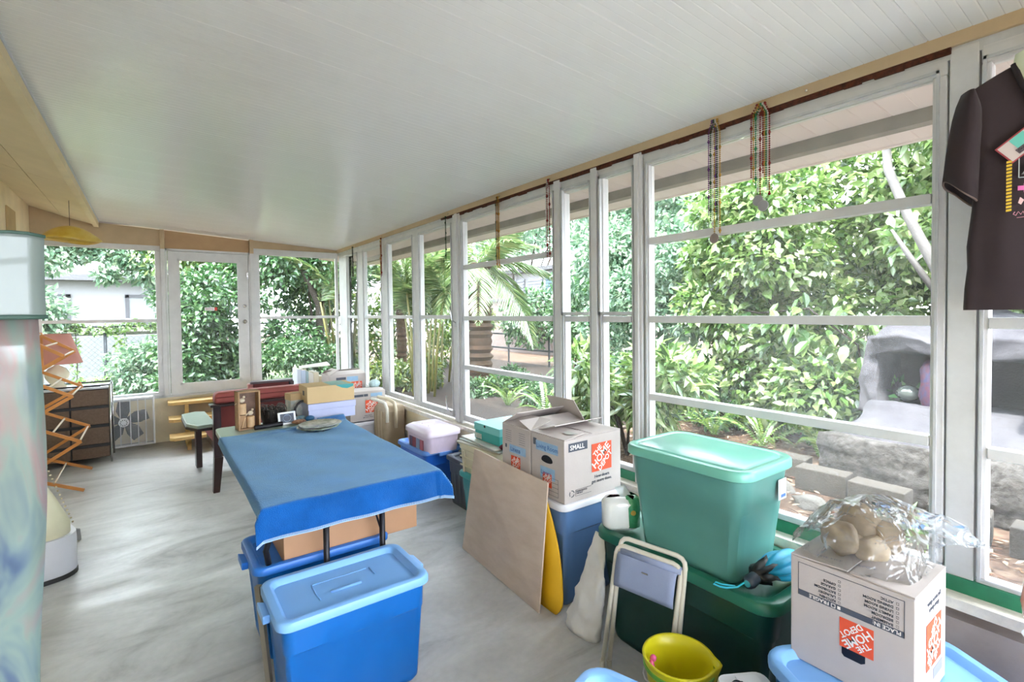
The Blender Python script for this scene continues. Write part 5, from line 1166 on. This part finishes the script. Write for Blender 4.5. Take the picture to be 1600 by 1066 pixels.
def foliage(parent, blobs, n, size, m, seed=0, aspect=.5, droop=.25, name='foliage', shell=.35):
    r = np.random.default_rng(seed); B = np.array(blobs, float); R3 = B[:, 3:6] if B.shape[1] >= 6 else np.repeat(B[:, 3:4], 3, 1)
    wgt = (R3[:, 0]*R3[:, 1]+R3[:, 1]*R3[:, 2]); wgt /= wgt.sum(); k = r.choice(len(B), n, p=wgt)
    d = r.normal(size=(n, 3)); d /= np.linalg.norm(d, axis=1, keepdims=True)
    rad = 1-shell*r.random(n)**1.3; ph = np.sin(d[:, 0]*9+k)*np.sin(d[:, 1]*8+k*2)*np.sin(d[:, 2]*7+k*3); rad = rad*(1+.16*ph)
    P = B[k, :3]+d*R3[k]*rad[:, None]
    D = d*.7+r.normal(size=(n, 3))*.6; D[:, 2] -= droop; Nn = d*.5+r.normal(size=(n, 3))*.45; Nn[:, 2] += .7
    s = size*r.uniform(.6, 1.35, n); tone = np.clip(.5+.22*ph/.4+r.normal(size=n)*.2, 0, 1)
    return cards(name, P, D, Nn, s, s*aspect, m, parent, tone, bend=.1)
def rblobs(c, ext, n, r0, r1, seed):
    r = random.Random(seed); return [(c[0]+r.uniform(-1, 1)*ext[0], c[1]+r.uniform(-1, 1)*ext[1], c[2]+r.uniform(-1, 1)*ext[2], (q := r.uniform(r0, r1)), q*r.uniform(.8, 1.1), q*r.uniform(.6, .9)) for _ in range(n)]
def branches(parent, base, tips, r0, m=BARK, seed=0, name='branch'):
    r = random.Random(seed)
    for i, tp in enumerate(tips):
        a = Vector(base); b = Vector(tp); mid = a.lerp(b, .5)+Vector((r.uniform(-.15, .15), r.uniform(-.15, .15), r.uniform(0, .2)))
        MB().tube([a, a.lerp(mid, .5)+Vector((0, 0, .03)), mid, mid.lerp(b, .55), b], [r0, r0*.8, r0*.6, r0*.4, r0*.15], 7).build(name, m, parent, smooth=True)
def bush(name, label, cat, c, ext, nb, r0, r1, n, size, m, seed, stems=5, aspect=.5, group=None, stem_r=.02, bark=DTW, droop=.25):
    t = thing(name, label, cat, (0, 0, 0), 0, group)
    bl = rblobs(c, ext, nb, r0, r1, seed); foliage(t, bl, n, size, m, seed, aspect, droop)
    branches(t, (c[0], c[1], GZ), [bl[i][:3] for i in range(min(stems, nb))], stem_r, bark, seed, 'stem'); return t

# --- hedge bank behind the biggest window (X 5.6..8)
bush('hedge_bush', 'dense broad-leaved hedge mass filling the right half of the biggest window', 'bush', (6.9, 3.35, 1.55), (.8, .85, 1.35), 34, .38, .65, 30000, .115, LM1, 1, 6, .55)
bush('hedge_bush', 'pale small-leaved hedge mass filling the left half of the biggest window', 'bush', (7.1, 5.4, 1.45), (.8, 1.1, 1.4), 30, .38, .7, 24000, .095, LM3, 2, 6, .6)
bush('shade_shrub', 'dark low shrub under the hedge behind the ferns', 'shrub', (6.35, 3.6, .25), (.5, 1.8, .3), 18, .25, .45, 9000, .10, LM2, 3, 4)
bush('tree', 'tall leafy tree above the hedge, top right of the biggest window', 'tree', (8.3, 2.5, 4.0), (1.2, 2.6, 1.0), 26, .5, .95, 26000, .13, LM1, 4, 5, .5, None, .06, BARK)
bush('tree', 'tall pale tree above the hedge, between the narrow windows', 'tree', (8.9, 6.6, 3.3), (1.2, 1.7, 1.2), 24, .5, .95, 14000, .15, LM3, 5, 5, .5, None, .06, BARK)
bush('shrub', 'bright broad-leaved shrub low outside the two narrow windows', 'shrub', (4.3, 3.75, .55), (.28, .75, .4), 12, .22, .38, 2600, .17, LM1, 6, 5, .32)
bush('tree', 'bluish green tree behind the stone hearth at the right edge', 'tree', (8.6, .1, 2.6), (.9, 1.6, 1.8), 24, .5, .9, 12000, .15, LM2, 7, 5, .5, None, .06, BARK)
bush('shrub', 'leafy shrub rising behind the stone hearth under the leaning trunk', 'shrub', (7.75, 1.3, 2.0), (.35, 1.0, .7), 16, .35, .6, 14000, .12, LM1, 9, 4)
# big individual leaves on the hedge, near side
t = thing('climbing_vine', 'large glossy drooping leaves over the hedge beside the stone hearth', 'vine', (0, 0, 0))
MB().tube([(6.25, 2.05, .3), (6.15, 2.15, 1.1), (6.05, 2.6, 1.5), (6.1, 3.2, 1.45), (6.1, 3.9, 1.6)], .012, 6).build('stem', DTW, t, smooth=True)
lv = MB().add([(0, 0, 0), (.05, .04, .012), (.12, .045, .01), (.2, 0, -.03), (.12, -.045, .01), (.05, -.04, .012), (.1, 0, -.006)], [(0, 6, 1), (1, 6, 2), (2, 6, 3), (3, 6, 4), (4, 6, 5), (5, 6, 0)])
MLs = [mat('glossy_leaf_%s' % c_[0], c_[1], .35) for c_ in (('mid', '#6F9F4A'), ('pale', '#A3C777'), ('deep', '#4A7A3A'))]
pr_ = [lv.build('leaf', m_, t) for m_ in MLs]; rr = random.Random(8)
for i in range(150):
    src = pr_[i % 3]; o = src if i < 3 else inst(src, t)
    u = rr.random(); o.location = (6.05+rr.uniform(-.12, .2), 2.0+u*2.3, .95+.45*math.sin(u*2.6)+rr.uniform(-.35, .45)); o.rotation_euler = (rr.uniform(-.6, .6), rr.uniform(.2, 1.2), PI+rr.uniform(-1.3, 1.3)); s = rr.uniform(.7, 1.3); o.scale = (s, s, s)
# --- ferns
def frond_mesh(L_, wd, nl, m, name, arch=.5, leafw=.012, seed=0, pal=False):
    r = np.random.default_rng(seed); P = []; D = []; l = []; Nn = []
    pts = []
    for i in range(nl):
        u = (i+1)/nl; x = L_*(u-.12*u*u); z = L_*arch*(u-1.25*u*u); pts.append((x, 0, z))
        ln = wd*math.sin(PI*min(1, .12+.86*u))**.7*(1 if not pal else (1.1-.5*u))
        for sg in (-1, 1):
            P.append((x, 0, z)); D.append((.35+.5*u if not pal else .8+.5*u, sg*1.0, -.15 if not pal else -.35+r.normal()*.12)); l.append(ln*r.uniform(.9, 1.1)); Nn.append((0, .2*sg, 1))
    o = cards(name, np.array(P, float), np.array(D, float), np.array(Nn, float), np.array(l), leafw, m, None, np.clip(.5+r.normal(size=len(P))*.25, 0, 1), kind=None, bend=.15)
    return o
fern_f = frond_mesh(.62, .055, 26, FERN, 'frond', .6, .022); fern_first = [True]
def fern(label, x, y, n, s=1.0, seed=0):
    t = thing('fern', label, 'fern', (x, y, GZ), 0, None); r = random.Random(seed)
    for i in range(n):
        if fern_first[0]: o = fern_f; fern_first[0] = False; o.parent = t
        else: o = inst(fern_f, t)
        o.location = (0, 0, .02); q = s*r.uniform(.75, 1.2); o.scale = (q, q, q); o.rotation_euler = (r.uniform(-.2, .2), -r.uniform(.2, 1.0), i*2*PI/n+r.uniform(-.3, .3))
for i, (x, y, n_, s, lb) in enumerate(((5.75, 2.35, 12, 1.25, 'large fern with a long drooping frond beside the stone hearth'), (5.7, 2.95, 11, 1.1, 'fern under the hedge, second from the hearth'), (5.75, 3.6, 11, 1.15, 'fern in front of the dark shrub, middle of the bed'), (5.6, 4.3, 11, 1.1, 'fern left in the bed, behind the seafoam bin'), (5.3, 5.2, 10, 1.2, 'fern seen through the right narrow window low down'), (4.9, 5.9, 10, 1.2, 'fern seen low through the palm window right side'), (4.9, 6.9, 10, 1.1, 'fern in the middle of the palm window foot'), (5.4, 7.8, 9, 1.2, 'fern far left in the palm window foot'), (4.3, 10.2, 10, 1.2, 'fern beyond the narrow casements'), (3.6, 10.6, 9, 1.1, 'fern near the far corner outside'))): fern(lb, x, y, n_, s, i)
bush('low_plants', 'dark low undergrowth along the bed behind the palm window', 'undergrowth', (5.6, 6.9, .05), (.9, 2.0, .12), 26, .16, .34, 8500, .11, LM2, 81, 6, .4)
bush('low_plants', 'low green undergrowth outside the narrow casements', 'undergrowth', (4.2, 10.6, .15), (.8, 1.3, .2), 18, .2, .36, 6000, .11, LM4, 82, 6, .4)
SOIL = mat('shaded_soil', '#6B5446', .95, col2='#3E2F26', vscale=10, bump=.8)  # soil with the shade of the trees put into its darker colour
S(MB().bb(3.0, 9.5, 4.6, 14.5, GZ, GZ+.02).build('shaded_soil_bed', SOIL))
# --- palms
palm_f = frond_mesh(2.1, .62, 46, PALM, 'frond', .42, .03, pal=True); pfirst = [True]
def palm(label, x, y, h, n, s, tr, seed, fib=True, lean=(0, 0), elev=(.1, 1.1)):
    t = thing('palm', label, 'palm tree', (x, y, GZ)); r = random.Random(seed); top_ = Vector((lean[0], lean[1], h))
    m_ = mat('fibrous_trunk', '#A87E5C', .95, col2='#5E432E', vscale=18, bump=1, stretch=(1, 1, 3)) if fib else mat('bamboo_green', '#A8A860', .6, var=.15)
    pr2 = [(tr*1.15, 0)]+[(tr*(1+(.13 if k % 2 else -.08)+.06*math.sin(k*2.3)), h*k/34) for k in range(1, 35)] if fib else [(tr, 0), (tr, h)]
    o = MB().lathe(pr2, 14).build('trunk', m_, t, smooth='auto')
    for v in o.data.vertices: v.co.x += lean[0]*v.co.z/h; v.co.y += lean[1]*v.co.z/h
    for i in range(n):
        if pfirst[0]: o = palm_f; pfirst[0] = False; o.parent = t
        else: o = inst(palm_f, t)
        o.location = top_; q = s*r.uniform(.85, 1.15); o.scale = (q, q, q); o.rotation_euler = (r.uniform(-.3, .3), -r.uniform(*elev)+.15, i*2.4+r.uniform(-.2, .2))
palm('palm with thick brown fibrous trunk in the middle of the palm window', 5.6, 8.85, 2.65, 20, 1.0, .24, 1, elev=(-.9, .9))
palm('palm with hanging fronds behind the last wide casement', 5.0, 11.5, 2.2, 14, .95, .12, 2)
# areca clumps with yellow green canes
def cane_clump(label, x, y, h, n, nf, seed):
    t = thing('cane_palm', label, 'palm', (x, y, GZ)); r = random.Random(seed)
    cm_ = mat('yellow_cane', '#B5AE5C', .5, var=.15, vscale=8)
    for i in range(n):
        a, b_ = r.uniform(-.35, .35), r.uniform(-.35, .35); hh = h*r.uniform(.8, 1.1); q = MB().tube([(a, b_, 0), (a*1.3, b_*1.3, hh*.5), (a*1.9, b_*1.9, hh)], [.028, .025, .018], 8); q.build('cane', cm_, t, smooth=True)
        for k in range(nf):
            o = inst(palm_f, t); o.location = (a*1.9, b_*1.9, hh); s = r.uniform(.5, .75); o.scale = (s, s, s); o.rotation_euler = (r.uniform(-.3, .3), -r.uniform(.5, 1.35), r.uniform(0, 6.28))
cane_clump('yellow-stemmed cane palm outside the wide casement nearest the palm window', 4.3, 8.9, 1.9, 9, 4, 3)
cane_clump('cane palm behind the narrow corner casements', 3.5, 11.2, 2.2, 7, 4, 4)
cane_clump('cane palm left behind the brown palm trunk', 5.3, 10.2, 1.6, 6, 4, 6)
bush('bush', 'light green bushes behind the cane palms', 'bush', (5.6, 14.0, 1.8), (2.2, 1.2, 1.6), 26, .5, .9, 12000, .16, LM4, 21, 5)
bush('bush', 'dark bushes far behind the palm window', 'bush', (9.6, 10.2, 1.4), (.9, 1.6, 1.0), 20, .5, .85, 9000, .15, LM2, 22, 5)
bush('bush', 'mid green bush behind the brown palm trunk', 'bush', (8.9, 15.0, 1.7), (.5, 1.0, 1.4), 16, .4, .7, 9000, .15, LM4, 24, 4)
bush('tree', 'grey green tree above the pink house', 'tree', (13.0, 17.5, 5.3), (2.5, 3, 1.2), 24, .7, 1.2, 9000, .22, LM3, 23, 5, .5, None, .08, BARK)
# --- far side: trees, shrubs
bush('leafy_shrub', 'deep green leafy shrub filling the door glass', 'shrub', (1.05, 11.2, 1.2), (.62, .5, 1.15), 22, .32, .55, 15000, .11, LM2, 31, 6)
bush('leafy_shrub', 'upper bright shrub crown above the door glass shrub', 'tree', (1.1, 12.2, 3.0), (.8, .6, .7), 14, .4, .7, 8000, .13, LM1, 32, 4)
t = bush('tree', 'dark leafy tree with a slanting branch in the far right window', 'tree', (3.0, 11.6, 2.2), (.9, .7, 1.3), 24, .38, .65, 14000, .12, LM2, 33, 7, .5, None, .04, BARK)
MB().tube([(2.1, 10.6, 3.1), (2.5, 10.7, 2.5), (2.9, 10.9, 1.7), (2.95, 11.0, GZ)], [.04, .055, .07, .09], 9).build('trunk', BARK, t, smooth=True)
MB().tube([(3.3, 10.8, 2.3), (3.0, 10.9, 1.9), (2.92, 10.95, 1.6)], [.02, .035, .045], 8).build('branch', BARK, t, smooth=True)
t = bush('bare_shrub', 'dark twiggy shrub low in the far right window', 'shrub', (2.5, 10.4, .5), (.9, .35, .35), 14, .25, .42, 4500, .08, LM2, 34, 10, .5, None, .015)
t = thing('tree', 'pale leafy tree with overhanging boughs in the far left window', 'tree', (0, 0, 0))
bl = [(-1.7, 12.0, 1.7, .5, .5, .4), (-2.1, 12.2, 2.3, .6, .5, .5), (-1.5, 12.0, 2.6, .5, .5, .35), (-.9, 12.0, 2.75, .45, .4, .25), (-.4, 11.9, 2.6, .4, .4, .25), (-.05, 11.9, 2.35, .35, .4, .25), (-1.2, 11.9, 3.1, .6, .5, .4), (-.2, 12.0, 3.1, .7, .5, .35), (-1.6, 11.9, 1.25, .35, .4, .3), (-1.35, 11.8, 1.55, .3, .3, .2), (.2, 11.9, 1.95, .25, .3, .2), (-.6, 11.9, 2.25, .22, .3, .14), (-1.9, 12.0, .9, .3, .3, .3)]
foliage(t, bl, 9500, .12, LM3, 41, shell=.9); branches(t, (-2.9, 12.4, 1.9), [b_[:3] for b_ in bl[1:4]], .03, BARK, 3)
bush('shrub', 'fresh green shrub low against the chain fence right of the post', 'shrub', (-.15, 11.6, .55), (.22, .3, .4), 12, .25, .4, 5500, .09, LM3, 42, 4)
bush('shrub', 'low bright ground bush behind the brown cabinet', 'shrub', (-1.2, 11.7, .1), (.8, .25, .15), 12, .2, .3, 4200, .08, LM1, 43, 3)
# ivy along the fence rail + chain-link fence
t = thing('chain_fence', 'grey chain-link fence with vine outside the far left window', 'fence', (0, 0, 0))
STEEL = mat('galvanised', '#6A7076', .5, metal=.5)
for x in (-4.5, -2.6, -.68, 1.3, 3.3): MB().tube([(x, 12.1, GZ), (x, 12.1, 1.34)], .03, 8).build('post', STEEL, t, smooth=True)
MB().tube([(-4.6, 12.1, 1.32), (3.4, 12.1, 1.32)], .022, 8).build('top_rail', STEEL, t, smooth=True)
q = MB(); k_ = -4.5
while k_ < 3.3:
    q.tube([(k_, 12.1, GZ+.02), (k_+1.3, 12.1, 1.30)], .0022, 3, cap=False); q.tube([(k_+1.3, 12.11, GZ+.02), (k_, 12.11, 1.30)], .0022, 3, cap=False); k_ += .09
q.build('chain_link', STEEL, t, kind='stuff')
t = thing('fence_vine', 'creeper running along the fence top rail', 'vine', (0, 0, 0)); foliage(t, [(x/5-4.2, 12.08, 1.30+.05*math.sin(x), .12, .08, .08) for x in range(0, 24)], 1700, .07, LM1, 51, .8)
foliage(t, [(-1.1, 12.05, 1.0-.2*i, .05, .05, .12) for i in range(6)]+[(-.45, 12.05, 1.1-.16*i, .09, .05, .12) for i in range(4)], 420, .07, LM1, 52, .6, name='hanging_foliage'); MB().tube([(-1.1, 12.06, 1.3), (-1.08, 12.06, .7), (-1.12, 12.06, GZ)], .008, 6).build('stem', DTW, t)
# white neighbour house beyond the fence
HW = mat('white_siding', '#E4E2E6', .7, var=.03)
t = thing('house', 'white neighbour house with grey roof edge beyond the fence', 'house', (0, 0, 0))
MB().bb(-9, 2.2, 20, 24, GZ, 2.6).build('wall', HW, t); MB().bb(-9.4, 2.6, 19.4, 24, 2.6, 2.78).build('roof_edge', mat('grey_roof', '#8C8A90', .7), t); MB().add([(-9.4, 19.4, 2.78), (2.6, 19.4, 2.78), (2.6, 24, 3.4), (-9.4, 24, 3.4)], [(0, 1, 2, 3)]).build('roof', mat('white_roof', '#E0DEDF', .8), t)
for x0, x1, z0, z1 in ((-3.4, -1.9, 1.3, 2.2), (-.6, 1.2, 1.25, 2.2), (-6.4, -5, 1.3, 2.2)):
    f_ = MB(); f_.bb(x0, x1, 19.93, 20, z1-.1, z1); f_.bb(x0, x0+.1, 19.93, 20, z0, z1); f_.bb(x1-.1, x1, 19.93, 20, z0, z1); f_.bb(x0, x1, 19.93, 20, z0, z0+.08); f_ = f_.build('window', mat('grey_frame', '#77757C', .6), t); MB().bb(x0+.1, x1-.1, 19.96, 20.0, z0+.08, z1-.1).build('pane', mat('bright_pane', '#D5D9DD', .2), f_)
MB().bb(-9, 2.2, 19.2, 20, 1.05, 1.25).build('ledge', mat('pale_ledge', '#D2CDBE', .8), t)
tag(MB().bb(-7, 1.6, 15.5, 15.6, GZ, 1.05).build('garden_wall', mat('pale_garden_wall', '#C9CCD4', .8, var=.05), bevel=.01), 'pale low wall behind the chain fence', 'wall')
# pink house through the palm window
t = thing('house', 'pinkish house with awning and blue window seen through the palm fronds', 'house', (0, 0, 0))
PH = mat('pink_stucco', '#C9B2A8', .85, var=.06)
MB().bb(12, 18, 12.6, 19.2, GZ, 2.25).build('wall', PH, t); MB().bb(11.8, 18.4, 12.2, 19.6, 3.05, 3.2).build('roof_edge', mat('grey_roof', '#8C8A90', .7), t); MB().bb(12, 18, 12.6, 19.2, 2.25, 3.05).build('wall', mat('white_gable', '#D8D4D4', .8), t)
for y0_, y1_, m_ in ((13.4, 14.3, mat('blue_shutter', '#5E8FB0', .5)), (14.5, 15.4, mat('pale_shutter', '#B9B9C4', .5)), (15.6, 16.4, mat('pale_shutter', '#B9B9C4', .5))):
    w_ = MB().bb(11.95, 12.0, y0_, y1_, 2.15, 2.8).build('window', m_, t)
    for k in range(5): MB().bb(11.92, 11.95, y0_+.03, y1_-.03, 2.2+.12*k, 2.25+.12*k).build('slat', m_, w_)
MB().add([(12, 13.0, 1.15), (12, 16.8, 1.15), (11.2, 16.8, .95), (11.2, 13.0, .95), (12, 13.0, 1.2), (12, 16.8, 1.2), (11.2, 16.8, 1.0), (11.2, 13.0, 1.0)], [(3, 2, 1, 0), (4, 5, 6, 7), (0, 1, 5, 4), (1, 2, 6, 5), (2, 3, 7, 6), (3, 0, 4, 7)]).build('awning', mat('tan_awning', '#8F8378', .8), t)
MB().bb(11.9, 12.0, 12.6, 19.2, 1.95, 2.05).build('ledge', mat('grey_roof', '#8C8A90', .7), t)
q = thing('rail_fence', 'thin grey rail fence before the pink house', 'fence', (0, 0, 0))
for z in (.35, .8): MB().tube([(9.3, 8.5, z), (9.3, 16, z)], .03, 6).build('rail', STEEL, q)
for y in (9, 11, 13, 15): MB().tube([(9.3, y, GZ), (9.3, y, .85)], .03, 6).build('post', STEEL, q)

# --- stone hearth, blocks, stones at the right
STN = mat('whitewashed_stone', '#8E8A92', .9, col2='#6A6670', vscale=4, bump=1.0, bscale=14)
STD = mat('rough_stone_edge', '#A09A96', .95, col2='#46403C', vscale=16, bump=1.5, bscale=22)
def rocky(name, m, parent, rings, seed, amp=.04, sub=2):
    mb = MB().loft(rings); bm = bmesh.new(); vv = [bm.verts.new(p) for p in mb.v]
    for f in mb.f:
        try: bm.faces.new([vv[i] for i in f])
        except ValueError: pass
    bmesh.ops.triangulate(bm, faces=[f for f in bm.faces if len(f.verts) > 4])
    bmesh.ops.subdivide_edges(bm, edges=bm.edges[:], cuts=sub*2, use_grid_fill=True)
    for v in bm.verts:
        q = v.co*3.1+Vector((seed, 0, 0)); q2 = v.co*11+Vector((0, seed, 0))
        v.co += Vector((noise.noise(q), noise.noise(q+Vector((5, 5, 5))), noise.noise(q+Vector((1, 7, 3)))))*amp+Vector((noise.noise(q2), noise.noise(q2+Vector((5, 5, 5))), noise.noise(q2+Vector((1, 7, 3)))))*amp*.4
    me = bpy.data.meshes.new(name); bm.normal_update(); bm.to_mesh(me); bm.free(); me.materials.append(m); me.shade_smooth()
    o = bpy.data.objects.new(name, me); COL.objects.link(o); o.parent = parent; return o
def rbox(x0, x1, y0, y1, zs_): return [[(x0+ix, y0+iy, z), ((x0+x1)/2, y0+iy, z), (x1-ix, y0+iy, z), (x1-ix, (y0+y1)/2, z), (x1-ix, y1-iy, z), ((x0+x1)/2, y1-iy, z), (x0+ix, y1-iy, z), (x0+ix, (y0+y1)/2, z)] for z, ix, iy in zs_]
t = thing('stone_hearth', 'grey whitewashed stone outdoor hearth with an arched recess, at the right', 'hearth', (0, 0, 0))
rocky('apron', STD, t, rbox(4.95, 6.8, -1.8, 2.06, [(GZ, .02, .02), (.10, .0, .0), (.33, .06, .05)]), 1, .09, 4)
rocky('apron_slope', STN, t, rbox(5.15, 6.8, -1.8, 1.98, [(.25, -.03, -.02), (.42, .10, .06), (.58, .42, .12)]), 2, .06, 4)
rocky('left_jamb', STN, t, rbox(5.72, 6.9, 1.80, 2.0, [(.5, .0, .0), (.85, .03, .02), (1.22, .08, .06)]), 3, .06, 4)
rocky('right_jamb', STN, t, rbox(5.35, 6.9, -1.6, .72, [(.58, .0, .0), (1.1, .08, .04), (1.5, .2, .15), (1.75, .4, .4)]), 4, .08, 3)
rocky('lintel', STN, t, rbox(5.66, 6.9, .5, 1.94, [(1.06, .04, .0), (1.20, .0, .03), (1.34, .2, .25), (1.42, .4, .5)]), 5, .07, 4)
rocky('back', mat('recess_stone', '#A39C9E', .95, var=.2, vscale=4, bump=.8), t, rbox(6.3, 6.95, .6, 1.95, [(.55, 0, 0), (.85, 0, 0), (1.15, 0, 0)]), 6, .03, 2)  # recess back in a paler stone, varied by noise
tag(MB().sphere((0, 0, 0), (.10, .10, .08), 12, 8).build('glass_ball', mat('grey_glass_ball', '#8A9490', .1, coat=1), smooth=True, loc=(5.92, 1.64, .67)), 'round shiny grey ball in the hearth recess', 'ball')
t = thing('patterned_figure', 'small red and blue patterned figure in the hearth recess', 'figure', (5.82, 1.45, .58)); MB().lathe([(.06, 0), (.09, .1), (.07, .22), (.08, .34), (.04, .42), (0, .44)], 16).build('figure_body', mat('red_blue_pattern', '#A84A52', .6, col2='#4A6AA0', vscale=35), t, smooth=True)
CB_ = mat('grey_block', '#857B70', .95, col2='#6A6158', vscale=9, bump=.6)
for i, (x, y, rz, s, lb) in enumerate(((5.0, 2.33, .1, (.2, .36, .2), 'grey concrete block nearest the hedge in the bed edging'), (4.78, 1.93, .05, (.19, .40, .2), 'concrete block second from the hedge, under the hearth apron'), (4.74, 1.50, -.03, (.19, .39, .19), 'concrete block mid-way along the hearth apron'), (4.62, .98, .12, (.2, .34, .2), 'concrete block standing proud near the window post'), (4.55, .50, .0, (.2, .4, .2), 'concrete block seen through the right edge window'))):
    t = thing('concrete_block', lb, 'block', (x, y, GZ), rz); MB().box((0, 0, s[2]/2), s).build('body', CB_, t, bevel=.008); MB().box((-s[0]/2-.001, -.08, s[2]/2), (.006, .10, s[2]*.5)).build('core_hole', mat('block_shadow', '#7A7268', .95), t) if False else None
RK = mat('pale_rock', '#C9BFB4', .9, col2='#9E9488', vscale=8, bump=.6)
rr = random.Random(12)
pls = ['pale flat rock nearest the seafoam bin on the mulch', 'long flat pale rock by the first concrete block', 'small grey rock on the mulch left of centre', 'white rounded rock in the middle of the mulch', 'jagged rock standing beside the weeds', 'broken slab of stone on the mulch', 'small round pebble near the block edging', 'pale rock close under the window centre', 'brownish rock by the post', 'flat stone seen through the right edge window', 'rock half buried beside the ferns', 'chunk of pale stone before the hearth']
for i, (x, y, s) in enumerate(((4.35, 2.45, .13), (4.55, 2.25, .15), (4.1, 2.3, .09), (3.75, 1.62, .13), (4.2, 1.55, .11), (4.35, 1.85, .12), (4.55, 1.7, .06), (3.55, 1.85, .10), (4.2, 1.1, .08), (3.6, .7, .11), (5.0, 2.8, .12), (4.5, 1.25, .10))):
    ring = [[(x+s*q*math.cos(a)*rr.uniform(.8, 1.2), y+s*q*math.sin(a)*rr.uniform(.8, 1.5), z) for a in [k*PI/4 for k in range(8)]] for z, q in ((GZ-.01, 1), (GZ+s*.35, .95), (GZ+s*.6, .6))]
    o = rocky('rock', RK, None, ring, i*3, .02, 1); tag(o, pls[i], 'rock', 'rocks on the mulch bed')
# weeds
bush('weeds', 'thin pale green weeds on the mulch before the blocks', 'weeds', (4.25, 1.25, -.05), (.25, .25, .02), 8, .08, .14, 700, .05, FERN, 61, 3, .4)
# white-barked leaning tree at the right
t = thing('pale_tree', 'pale thin leaning tree trunk crossing the top right of the biggest window', 'tree', (0, 0, 0))
MB().tube([(5.9, 1.05, GZ), (5.9, 1.25, 1.2), (5.85, 1.38, 1.75), (5.8, 1.62, 2.35), (5.85, 1.80, 2.85), (5.9, 1.84, 3.25), (5.95, 1.8, 3.7)], [.06, .055, .05, .042, .04, .036, .03], 10).build('trunk', BARKW, t, smooth=True)
MB().tube([(5.87, 1.42, 1.62), (5.8, 1.62, 2.0), (5.8, 1.75, 2.25)], [.03, .025, .012], 8).build('branch', BARKW, t, smooth=True)
foliage(t, [(6.3, 1.3, 3.4, .7, .7, .4), (6.2, .9, 2.5, .4, .4, .4), (6.3, 1.6, 2.2, .3, .35, .3), (6.4, 1.1, 1.9, .35, .35, .35)], 3200, .13, LM1, 71, .5)
